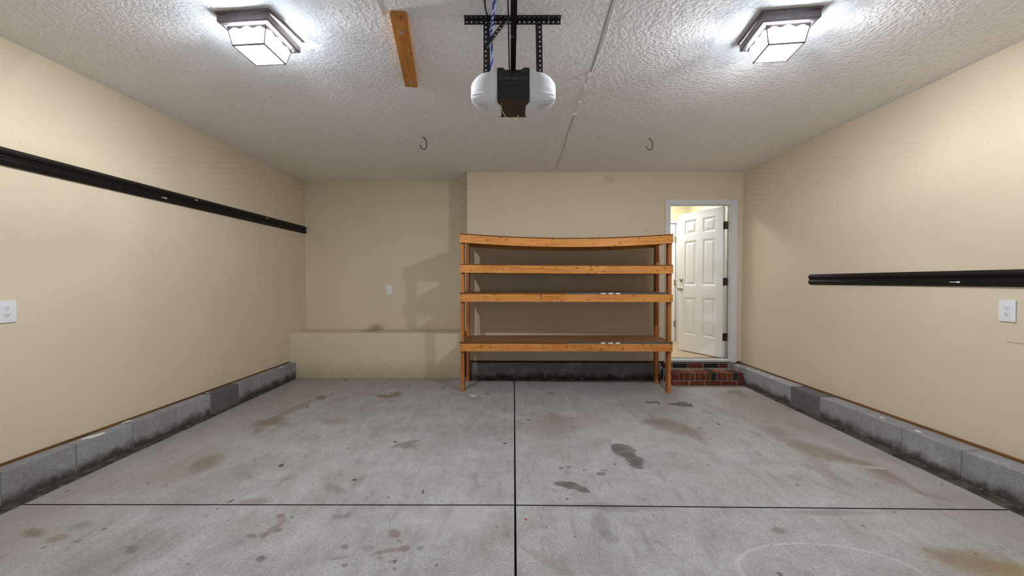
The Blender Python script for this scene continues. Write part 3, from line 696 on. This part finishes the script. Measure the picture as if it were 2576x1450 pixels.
# ------------------------------------------------------------------ wooden shelving unit
sh_o = Vector((-0.617, 4.795, 0)); sh_a = math.atan2(4.722 - 4.795, 2.455)
sh = empty('storage_shelf', sh_o, sh_a, label='tall pine lumber shelving unit with four sagging tiers against back wall', cat='shelf')
LEN, DEP = 2.458, 0.625
def spart(m, name, mat, parent=sh, **kw): return m.build(name, mat, parent, **kw)
def beam(x0, x1, y0, y1, zl, zr, sag, h, n=14):
    m = MB(); vs = []; fs = []
    for i in range(n+1):
        x = lerp(x0, x1, i/n); t = x/LEN; z = lerp(zl, zr, t) - sag*4*t*(1-t)
        vs += [(x, y0, z-h), (x, y1, z-h), (x, y1, z), (x, y0, z)]
    for i in range(n):
        for k in range(4): fs.append((i*4+k, i*4+(k+1) % 4, i*4+4+(k+1) % 4, i*4+4+k))
    fs += [(3, 2, 1, 0), (n*4, n*4+1, n*4+2, n*4+3)]
    return m.add(vs, fs)
TI = [(1.8475, 1.830, .050, .092, .013), (1.490, 1.476, .005, .089, .012), (1.149, 1.149, .0, .089, .019), (.568, .579, .0, .089, .019)]
for x in (.002, LEN-.040):
    for y, top in ((.038, 1.745), (.493, 1.745)):
        spart(MB().box((x, y, 0), (x+.038, y+.089, top+.09)), 'leg', M['wood_z'], bevel=.002)
for k, (zl, zr, sag, h, th) in enumerate(TI):
    front = spart(beam(-.002, LEN, 0, .038, zl, zr, sag, h), 'front_board', M['wood_x'])
    spart(beam(-.002, LEN, .582, .62, zl, zr, sag, h), 'rear_board', M['wood_x'])
    for x in (.040, LEN-.078):
        zc = lerp(zl, zr, x/LEN) - sag*.06
        spart(MB().box((x, .038, zc-.087), (x+.038, .582, zc-.004)), 'end_cleat', M['wood_y'], bevel=.002)
    xr = LEN - .045 if k == 2 else LEN
    half = 1.232
    for (a, b) in ((0.0, half-.001), (half+.001, xr)):
        dk = spart(beam(a, b, .002, .62, zl+th, zr+th, sag, th, 10), 'deck_panel', M['deck'])
        if a > 0 and k >= 2:
            e = beam(a, b, -.0012, .0015, zl+th-.0005, zr+th-.0005, sag, th-.001, 6)
            spart(e, 'sealed_edge', M['teal_edge'], dk, label='dark grey-green sealed panel edge')
            for x in (1.638, 1.723, 1.806):
                zz = lerp(zl, zr, x/LEN)
                spart(MB().box((x, -.0025, zz+.002), (x+.052, -.001, zz+.016)), 'edge_stamp', M['tag'], dk, label='small white stamp')
        else:
            spart(beam(a, b, -.0012, .0015, zl+th-.0005, zr+th-.0005, sag, th-.001, 8), 'raw_edge', M['deck_edge'], dk)
    for x in (.012, .026, LEN-.014, LEN-.028):
        for dz in (.02, .066):
            z = lerp(zl, zr, x/LEN) - dz + (.004 if x in (.012, LEN-.014) else -.004)
            spart(MB().cyl((x, .001, z), (x, -.0008, z), .0042, 8), 'nail_head', M['nail'], front)

# ------------------------------------------------------------------ ceiling fixtures
def fixture(cx, cy, rz, tilt, label):
    t = empty('ceiling_light', (cx, cy, CEIL), rz, label=label, cat='ceiling light', group='box lights on the ceiling')
    def q(z, s): return [(-s, -s, z), (s, -s, z), (s, s, z), (-s, s, z)]
    m = MB(); a = .155
    m.hexa(q(-.010, a-.003) + q(0, a)); m.build('ceiling_plate', M['fixture'], t, bevel=.002)
    # the body hangs from the plate, its far side sagging by `tilt`
    A = Matrix.Translation((0, -.14, -.012)) @ Matrix.Rotation(-tilt, 4, 'X') @ Matrix.Translation((0, .14, .012))
    def part(m, name, mat):
        m.v = [A @ Vector(v) for v in m.v]; return m.build(name, mat, t)
    part(MB().hexa(q(-.03, .085) + q(-.006, .085)), 'stem_box', M['plate'])
    prof = [(.141, -.011), (.145, -.015), (.145, -.050), (.138, -.057), (.123, -.059), (.121, -.056), (.134, -.050), (.137, -.016), (.132, -.013), (.132, -.011)]
    vs = []; fs = []; n = len(prof)
    for sx, sy in ((-1, -1), (1, -1), (1, 1), (-1, 1)): vs += [(sx*r, sy*r, z) for r, z in prof]
    for s in range(4):
        for i in range(n): fs.append((s*n+i, s*n+(i+1) % n, ((s+1) % 4)*n+(i+1) % n, ((s+1) % 4)*n+i))
    part(MB().add(vs, fs), 'collar', M['fixture'])
    z0, z1, s0, s1 = -.020, -.150, .119, .091
    for k in range(4):
        T = Matrix.Rotation(k*math.pi/2, 4, 'Z')
        part(MB().add([T @ Vector(v) for v in ((-s0+.004, -s0, z0), (s0-.004, -s0, z0), (s1-.004, -s1, z1), (-s1+.004, -s1, z1),
                  (-s0+.006, -s0+.003, z0), (s0-.006, -s0+.003, z0), (s1-.006, -s1+.003, z1), (-s1+.006, -s1+.003, z1))],
                 [(0,1,2,3),(7,6,5,4),(0,4,5,1),(1,5,6,2),(2,6,7,3),(3,7,4,0)]), 'glass_pane', M['glass'])
        N = 24; vs = []; fs = []
        for i in range(N+1):
            u = i/N; x = lerp(-s0, s0, u); zz = -.070 - .0055*math.cos(u*math.pi*6) - .003*math.cos(u*math.pi*2)
            for z, y in ((-.056, .004), (zz, .0035)):
                f = (z - z0)/(z1 - z0); s = lerp(s0, s1, f); vs += [(x*s/s0, -s - y, z), (x*s/s0, -s - y + .002, z)]
        for i in range(N):
            a = i*4; b = a+4
            fs += [(a, b, b+2, a+2), (a+1, a+3, b+3, b+1), (a+2, b+2, b+3, a+3), (a, a+1, b+1, b)]
        part(MB().add([T @ Vector(v) for v in vs], fs), 'scalloped_valance', M['fixture'])
        part(MB().tube([T @ Vector((-s0, -s0, z0)), T @ Vector((-s1, -s1, z1-.001))], .0042, 4), 'corner_bar', M['fixture'])
        part(MB().box((-s1-.003, -s1-.003, z1-.004), (s1+.003, -s1+.006, z1+.003), T), 'bottom_bar', M['fixture'])
    part(MB().hexa(q(z1, s1-.005) + q(z1+.003, s1-.005)), 'glass_pane', M['glass'])
    b = bpy.data.lights.new('bulb', 'POINT'); b.energy = BULB_W; b.shadow_soft_size = .042; b.color = (0.94, 0.975, 1.0)
    bo = bpy.data.objects.new('bulb', b); COL.objects.link(bo); bo.parent = t; bo.location = (0, 0, -.067)
    return t
fixture(-1.431, 2.358, R(-5.0), R(4.5), 'lit square bronze box light on the ceiling left of the garage door opener')
fixture(1.498, 2.349, R(-7.0), R(1.0), 'lit square bronze box light on the ceiling right of the garage door opener')

# ------------------------------------------------------------------ garage door opener, its rail and hanger
op = empty('garage_door_opener', (0.003, 2.278, 2.304), label='white-lensed black garage door opener hanging from ceiling on perforated steel brackets', cat='garage door opener')
def opart(m, name, mat, parent=None, **kw):
    o = m.build(name, mat, **kw); o.parent = parent or op; o.matrix_parent_inverse = Matrix.Translation(-Vector(op.location)) if parent is None else Matrix.Identity(4); return o
OX, YF, YB, ZB, ZT = 0.003, 2.278, 2.551, 2.304, 2.473
hw = .089
# front cover: flat plate with a notch in its top edge; underside pan behind
fp = [(-hw, 0), (hw, 0), (hw, .169), (.058, .169), (.042, .157), (-.042, .157), (-.058, .169), (-hw, .169)]
cover = opart(MB().prism(fp, (0, .02, 0), (OX, YF, ZB)), 'front_cover', M['opener'], bevel=.002)
opart(MB().box((OX-hw+.02, YF+.018, ZB+.003), (OX+hw-.02, YB-.005, ZT-.018)), 'chassis', M['opener'])
un = [(-hw, 0), (hw, 0), (hw, .03), (hw-.017, .075), (hw-.019, .18), (hw-.008, .235), (-hw+.008, .235), (-hw+.019, .18), (-hw+.017, .075), (-hw, .03)]
opart(MB().prism([(x, y) for x, y in un], (0, 0, .010), (OX, YF+.02, ZB-.001), (1, 0, 0), (0, 1, 0)), 'underside_panel', M['opener_under'], bevel=.0015)
# translucent end lenses: lofted rounded sections
def lens(s):
    m = MB(); vs = []; fs = []; K = 28; NS = 16
    for i in range(NS+1):
        t = i/NS; x = lerp(hw-.004, .236, 1-(1-t)**1.6) if t < 1 else .2365
        u = (x - hw)/(.2365 - hw); u = max(0, min(1, u))
        ktop = (1 - (u*.985)**2.3)**.62
        zt = ZB + .072 + (.172 - .072)*ktop
        yb = YF + .055 + (YB - YF - .05)*(1 - (u*.99)**1.9)**.72
        zb = ZB - .002 + .014*u**6; yf = YF + .001 + .028*u**3.5
        if i == NS: zt -= .012; yb -= .02; zb += .008; yf += .012
        cy, cz, hy, hz = (yf+yb)/2, (zb+zt)/2, (yb-yf)/2, (zt-zb)/2
        for k in range(K):
            a = 2*math.pi*k/K; ca, sa = math.cos(a), math.sin(a); e = 2/5.5
            vs.append((OX + s*x, cy + hy*math.copysign(abs(ca)**e, ca), cz + hz*math.copysign(abs(sa)**e, sa)))
    for i in range(NS):
        for k in range(K): fs.append((i*K+k, i*K+(k+1) % K, (i+1)*K+(k+1) % K, (i+1)*K+k))
    fs += [tuple(range(K)), tuple(range(NS*K, NS*K+K))]
    o = opart(m.add(vs, fs), 'light_lens', M['lens'], smooth=True)
    # smooth front window standing slightly proud, seam ridge and underside vent ribs
    def zt_(x):
        u = max(0, min(1, (x - hw)/(.2365 - hw))); return .072 + .100*(1 - (u*.985)**2.3)**.62
    wv = []; wf = []; NX, NZ = 12, 8
    for i in range(NX+1):
        x = lerp(.128, .229, i/NX); e = math.sin(math.pi*i/NX)**.35 if 0 < i < NX else 0
        zb_, zt2 = .038, max(.050, zt_(x) - .016) - .010*(1-e)
        for j in range(NZ+1):
            z = lerp(zb_, zt2, j/NZ); f = math.sin(math.pi*j/NZ)**.35 if 0 < j < NZ else 0
            wv.append((OX + s*x, YF + .001 + .028*((x-hw)/.1475)**3.5 + .004 - .0085*min(e, f), ZB + z))
    for i in range(NX):
        for j in range(NZ): k0 = i*(NZ+1)+j; wf.append((k0, k0+1, k0+NZ+2, k0+NZ+1))
    opart(MB().add(wv, wf), 'lens_window', M['lens'], o, smooth=True)
    opart(MB().box((OX + s*(hw-.019), YF+.085, ZB-.0025), (OX + s*(hw+.02), YF+.245, ZB+.015)), 'lens_foot', M['lens'], o, bevel=.008)
    opart(MB().tube([(OX + s*x, YF - .001 + .028*((x-hw)/.1475)**3.5, ZB + .030) for x in (.13, .16, .19, .215, .232)], .0032, 6), 'lens_seam', M['lens'], o, smooth=True)
    for k in range(5):
        y = YF + .055 + .022*k
        opart(MB().box((OX + s*(.205 - .012*k), y, ZB - .005), (OX + s*(.150 - .002*k), y + .009, ZB + .002)), 'vent_rib', M['plate'], o)
lens(-1); lens(1)
def text(body, size, x, z, sx=1.0, name='lettering', sp=1.0):
    cu = bpy.data.curves.new(name, 'FONT'); cu.body = body; cu.size = size; cu.align_x = 'CENTER'; cu.space_character = sp; cu.extrude = .0004
    to = bpy.data.objects.new('tmp', cu); COL.objects.link(to); bpy.context.view_layer.update()
    me = bpy.data.meshes.new_from_object(to.evaluated_get(bpy.context.evaluated_depsgraph_get()))
    bpy.data.objects.remove(to); bpy.data.curves.remove(cu)
    for v in me.vertices: v.co = Vector((OX + x + v.co.x*sx, YF - .0003 - v.co.z, ZB + z + v.co.y))
    o = bpy.data.objects.new(name, me); COL.objects.link(o); me.materials.append(M['print'])
    o.parent = cover; o.matrix_parent_inverse = Matrix.Identity(4); return o
text('CHAMBERLAIN', .0200, 0, .1035, 1.10, sp=1.06)
text('POWERED BY  myQ', .0100, 0, .083, 1.0, sp=1.1)
N = 16; vs = []; fs = []
for k in range(N):
    a = 2*math.pi*k/N
    for r in (.0035, .0055): vs += [(OX+.056+r*math.cos(a), YF-.0006, ZB+.146+r*math.sin(a))]
fs = [(2*k, 2*k+1, (2*k+3) % (2*N), (2*k+2) % (2*N)) for k in range(N)]
m = MB().add(vs, fs); m.box((OX+.065, YF-.0007, ZB+.148), (OX+.074, YF+.0005, ZB+.1495)); m.box((OX+.065, YF-.0007, ZB+.1445), (OX+.072, YF+.0005, ZB+.146))
o = m.build('wireless_mark', M['print']); o.parent = cover; o.matrix_parent_inverse = Matrix.Identity(4)
# aerial wire
def pxs(pts, y): return [on_y(px, py, y) for px, py in pts]
def smooth_path(pts, n=6):
    out = []; P = [Vector(p) for p in pts]; P = [P[0]] + P + [P[-1]]
    for i in range(1, len(P)-2):
        for k in range(n):
            t = k/n; a, b, c, d = P[i-1], P[i], P[i+1], P[i+2]
            out.append(0.5*((2*b) + (c-a)*t + (2*a-5*b+4*c-d)*t*t + (3*b-a-3*c+d)*t**3))
    return out + [P[-2]]
opart(MB().tube(smooth_path([Vector((OX-.070, YF+.060, ZB+.004)), Vector((OX-.066, YF+.045, ZB-.008))] + pxs([(1263,277),(1271,292),(1282,303),(1290,306.5),(1297,302),(1302,294),(1305,290)], 2.303)), .0014, 6), 'aerial_wire', M['yellow_wire'], smooth=True)
# rail towards the garage door (bottom face a little above the notch)
RZ = 2.446
m = MB()
m.hexa([(.001-.0125, YF-.01, RZ+.008), (.001+.0125, YF-.01, RZ+.008), (.001+.0125, YF-.01, RZ+.045), (.001-.0125, YF-.01, RZ+.045),
        (.017-.0145, Y0+.15, RZ+.008), (.017+.0145, Y0+.15, RZ+.008), (.017+.0145, Y0+.15, RZ+.045), (.017-.0145, Y0+.15, RZ+.045)])
m.hexa([(.0105, YF-.01, RZ+.004), (.0155, YF-.01, RZ+.004), (.0155, YF-.01, RZ+.016), (.0105, YF-.01, RZ+.016),
        (.0255, Y0+.15, RZ+.004), (.034, Y0+.15, RZ+.004), (.034, Y0+.15, RZ+.016), (.0255, Y0+.15, RZ+.016)])
rail = opart(m, 'rail', M['rail'])
opart(MB().tube([(-.019, YF-.005, RZ+.012), (-.020, 1.7, RZ+.012), (-.02, Y0+.15, RZ+.012)], .0033, 8), 'belt', M['rail'], rail)
b_ = on_y(1289, 145, 1.957)
for dx in (-.004, .005): opart(MB().cyl((b_.x+dx, b_.y, RZ+.009), (b_.x+dx, b_.y, RZ+.003), .0032, 10), 'rail_bolt', M['zinc'], rail)
opart(MB().box((-.042, YF+.02, ZT-.022), (.042, YB-.05, ZT-.004)), 'rail_mount', M['rail'])
# perforated angle on the ceiling, hanging straps, diagonal brace
YA = 2.286
m = MB(); wA = .529; xA = -.266; pA = wA/20
m.perf((xA, YA, CEIL-.0315), (1, 0, 0), (0, 0, 1), 20, pA, .0315, .002, .0052, .42)
m.perf((xA, YA-.034, CEIL-.003), (1, 0, 0), (0, 1, 0), 20, pA, .034, .002, .0052, .45)
opart(m, 'ceiling_angle', M['bracket'])
zs_ = 2.424; pS = (CEIL-.004-zs_)/12
for xc in (-.1445, .142):
    m = MB(); m.perf((xc-.0175, YA+.004, zs_), (0, 0, 1), (1, 0, 0), 12, pS, .036, -.002, .0052, .36 if xc < 0 else .62)
    lean = .006 if xc > 0 else .0
    m.v = [(x + lean*(CEIL - z)/.32, y, z) for x, y, z in m.v]
    opart(m, 'hanger_strap', M['bracket'])
pa, pb = on_y(1225, 122, YA-.006), on_y(1278, 52, YA-.006)
u = (pb - pa).normalized(); nrm = Vector((0, 1, 0)); v_ = Vector((-u.z, 0, u.x)); L_ = (pb - pa).length
m = MB(); m.perf(pa, u, v_, 8, L_/8, .021, .002, .0050, .5)
br_ = opart(m, 'diagonal_brace', M['bracket'])
m = MB(); q0, q1 = pa - v_*.001, pb - v_*.001
m.hexa([q0, q1, q1 - Vector((0,.012,0)), q0 - Vector((0,.012,0)), q0 - v_*.0022, q1 - v_*.0022, q1 - v_*.0022 - Vector((0,.012,0)), q0 - v_*.0022 - Vector((0,.012,0))])
opart(m, 'brace_lip', M['brace_lip'], br_, label='bare bright steel lip')
for (px, py) in ((1199, 53), (1380, 50)):
    q = on_z(px, py, CEIL-.004); opart(MB().cyl((q.x, q.y, CEIL-.001), (q.x, q.y, CEIL-.010), .008, 6), 'lag_bolt', M['zinc'])
# cords
m = MB(); m.tube(smooth_path([on_z(1214, -60, CEIL-.004), on_z(1219, 0, CEIL-.006), on_z(1222, 26, CEIL-.010), on_y(1229, 46, YA-.012), on_y(1231, 62, YA-.010), on_y(1236, 78, YA+.012), on_y(1238, 130, YA+.016), on_y(1232, 182, YA+.03)]), .0042, 8)
opart(m, 'power_cord', M['black_cord'], smooth=True)
bwp = smooth_path([on_z(1247, -50, CEIL-.005), on_z(1243.5, 0, CEIL-.008), on_z(1240, 34, CEIL-.014), on_y(1239, 47, YA-.02), on_y(1239.5, 62, YA-.02), on_y(1235, 74, YA-.018), on_y(1234, 92, YA+.010), on_y(1236, 115, YA+.012), on_y(1238, 150, YA+.014), on_y(1234, 181, YA+.03)], 10)
strands = []
for ph, mt in ((0, 'blue_wire'), (math.pi, 'white_wire'), (math.pi*.5, 'blue_wire')):
    pts = []
    for i, c in enumerate(bwp):
        a = i*.62 + ph; r = .0048 if i < 55 else .003
        d = (bwp[min(i+1, len(bwp)-1)] - bwp[max(i-1, 0)]).normalized(); e1 = Vector((1, 0, 0)); e2 = d.cross(e1).normalized()
        pts.append(c + e1*math.cos(a)*r + e2*math.sin(a)*r)
    strands.append((pts, mt))
tw = opart(MB().tube(strands[0][0], .0030, 6), 'twisted_wire', M['blue_wire'], smooth=True, label='twisted blue and white wire')
for pts, mt in strands[1:]: opart(MB().tube(pts, .0030, 6), 'strand', M[mt], tw, smooth=True)

# ------------------------------------------------------------------ pine cleat on the ceiling
n0, n1 = on_z(982, 44, CEIL-.038), on_z(1022.5, 47, CEIL-.038); f0, f1 = on_z(1020, 219, CEIL-.038), on_z(1050, 221, CEIL-.038)
ax = ((f0 + f1)/2 - (n0 + n1)/2); La = ax.length; an = math.atan2(-ax.x, ax.y); c0 = (n0 + n1)/2
ct = empty('ceiling_cleat', (c0.x, c0.y, CEIL), an, label='short pine board bolted flat to the ceiling beside the opener bracket', cat='board')
MB().box((-.0445, 0, -.038), (.0445, La, 0)).build('board', M['cleat'], ct, bevel=.004)
for yy in (.125, La-.075):
    m = MB(); m.cyl((0, yy, -.037), (0, yy, -.0405), .0125, 16); m.cyl((0, yy, -.040), (0, yy, -.047), .0075, 6); m.build('lag_bolt', M['zinc'], ct)

# ------------------------------------------------------------------ black steel rails on the side walls
def wall_rail(p0, p1, inward, label, slots):
    p0, p1 = Vector(p0), Vector(p1); ax = p1 - p0; L = ax.length; c = p0
    t = empty('wall_rail', p0, 0, label=label, cat='wall rail')
    pr = [(0, 0), (.007, 0), (.010, .006), (.024, .018), (.026, .026), (.024, .036), (.014, .048), (.014, .057), (.024, .069), (.026, .079), (.024, .087), (.010, .099), (.007, .105), (0, .105)]
    put(MB().prism(pr, ax, p0, inward, (0, 0, 1)).build('channel', M['track']), t)
    n = Vector(inward); u = ax.normalized()
    for d, z, l in slots:
        q = p0 + u*d + n*.0258 + Vector((0, 0, z))
        m = MB(); w = .004
        vs = [q + u*a + Vector((0, 0, b)) + n*c_ for c_ in (0, .001) for a, b in ((0, -w*.6), (l*.65, -w*.6), (l*.72, -w*1.3), (l, -w*1.3), (l, w*1.3), (l*.72, w*1.3), (l*.65, w*.6), (0, w*.6))]
        m.add(vs, [tuple(range(8)), tuple(range(8, 16))] + [(i, (i+1) % 8, 8+(i+1) % 8, 8+i) for i in range(8)])
        put(m.build('keyhole_slot', M['plate'], label='pale keyhole slot'), t)
wall_rail((XL(0.8, 2.04), .8, 1.983), (XL(6.0, 2.04), 5.915, 1.983), (1, 0, 0), 'long black steel rail high on the left wall', ((2.69-.0, .028, .05), (3.05, .079, .035), (4.15, .079, .05)))
wall_rail((XR(4.20, 1.32), 4.195, 1.264), (XR(1.0, 1.32), 1.0, 1.264), (-1, 0, 0), 'black steel rail at chest height on the right wall', ((1.35, .028, .065),))

# ------------------------------------------------------------------ ceiling hooks
def hook(px, py, label):
    b = on_z(px, py, CEIL); t = empty('ceiling_hook', b, 0, label=label, cat='hook', group='black ceiling hooks')
    pts = [(0, 0, .0), (.008, 0, -.012), (.0246, 0, -.029), (.029, 0, -.045), (.0305, 0, -.070), (.0300, 0, -.092), (.022, 0, -.109), (.004, 0, -.1165), (-.016, 0, -.110), (-.030, 0, -.094), (-.036, 0, -.078)]
    MB().tube(smooth_path(pts, 5), .0043, 8).build('bent_rod', M['hook'], t, smooth=True)
    MB().cyl((0, 0, .0), (0, 0, -.004), .008, 12).build('collar', M['hook'], t)
hook(1065.5, 346, 'black bent ceiling hook in front of the recess, left of the other')
hook(1634, 348, 'black bent ceiling hook nearer the doorway, right of the other')

# ------------------------------------------------------------------ wall outlets
def outlet(T, w, h, gangs, label):
    """local x to the right, z up, -y out of the wall"""
    t = empty('wall_outlet', T.translation, 0, label=label, cat='outlet')
    def add(m, name, mat, parent, **kw):
        m.v = [T @ Vector(v) for v in m.v]; o = m.build(name, mat, **kw)
        if parent is t: put(o, t)
        else: o.parent = parent; o.matrix_parent_inverse = Matrix.Identity(4)
        return o
    add(MB().box((-w/2, -.007, -h/2), (w/2, 0, h/2)), 'cover_plate', M['plate'], t, bevel=.0022)
    for gx in gangs:
        for dz in (.0195, -.0195):
            N = 20; pts = []
            for k in range(N):
                a = 2*math.pi*k/N; pts.append((max(-.0165, min(.0165, .0175*math.cos(a)))+gx, max(-.0135, min(.0135, .0175*math.sin(a)))+dz))
            rc = add(MB().prism(pts, (0, -.009, 0)), 'receptacle', M['plate'], t)
            m = MB()
            for sx, hh in ((-.0064, .0085), (.0064, .0068)): m.box((gx+sx-.0013, -.0094, dz+.0035-hh/2), (gx+sx+.0013, -.0088, dz+.0035+hh/2))
            m.cyl((gx, -.0088, dz-.0075), (gx, -.0094, dz-.0075), .0028, 10)
            add(m, 'slots', M['slot'], rc)
        add(MB().cyl((gx, -.006, 0), (gx, -.0085, 0), .0035, 10), 'screw', M['plate'], t)
RL = Matrix.Rotation(math.pi/2, 4, 'Z'); RR = Matrix.Rotation(-math.pi/2, 4, 'Z')
outlet(Matrix.Translation((XL(2.4, 1.11)+.0015, 2.412, 1.1175)) @ RL, .136, .133, (.023, -.023), 'white two-gang outlet plate on left wall cut by the frame edge')
outlet(Matrix.Translation((XR(2.5, 1.115)-.0015, 2.535, 1.1150)) @ RR, .087, .133, (0,), 'white duplex outlet on the right wall below the black rail')
outlet(Matrix.Translation((-1.785, 5.9295, 1.174)), .078, .126, (0,), 'small white duplex outlet on recess wall above the boxed ledge')

# ------------------------------------------------------------------ small litter on the floor
q = [on_z(px, py, .003) for px, py in ((1623, 1013), (1645, 1013.2), (1652, 1012), (1656, 1013), (1657.5, 1016.5))]
props(MB().tube(q, [.002, .004, .004, .004, .005], 6).build('wire_scrap', M['black_cord'], smooth=True), 'short bent black wire scrap on the floor before the shelf', 'scrap')
P2 = [(1679.5,1018),(1690,1015.7),(1701,1015.7),(1705,1013),(1710,1011.8),(1722,1012),(1729,1014.5),(1731,1017),(1735,1015.5),(1738.5,1016),(1744.5,1024.3),(1735,1024),(1716,1022.5),(1700,1020.5)]
g2 = [on_z(px, py, 0) for px, py in P2]
props(MB().prism([(p.x, p.y) for p in g2], (0, 0, .003), (0, 0, .0), (1, 0, 0), (0, 1, 0)).build('flat_scrap', M['scrap']), 'flat pointed grey scrap lying on the floor before the brick step', 'scrap')
q = on_z(1323, 1308, 0)
m = MB(); m.add([(q.x-.006, q.y-.008, 0), (q.x+.007, q.y-.006, 0), (q.x+.004, q.y+.012, 0), (q.x-.004, q.y+.011, .0), (q.x-.004, q.y-.004, .004), (q.x+.004, q.y-.003, .004), (q.x+.003, q.y+.007, .003), (q.x-.003, q.y+.006, .004)],
    [(3,2,1,0),(4,5,6,7),(0,1,5,4),(1,2,6,5),(2,3,7,6),(3,0,4,7)])
props(m.build('paint_chip', M['red']), 'tiny red chip on the floor just right of the long joint', 'chip')
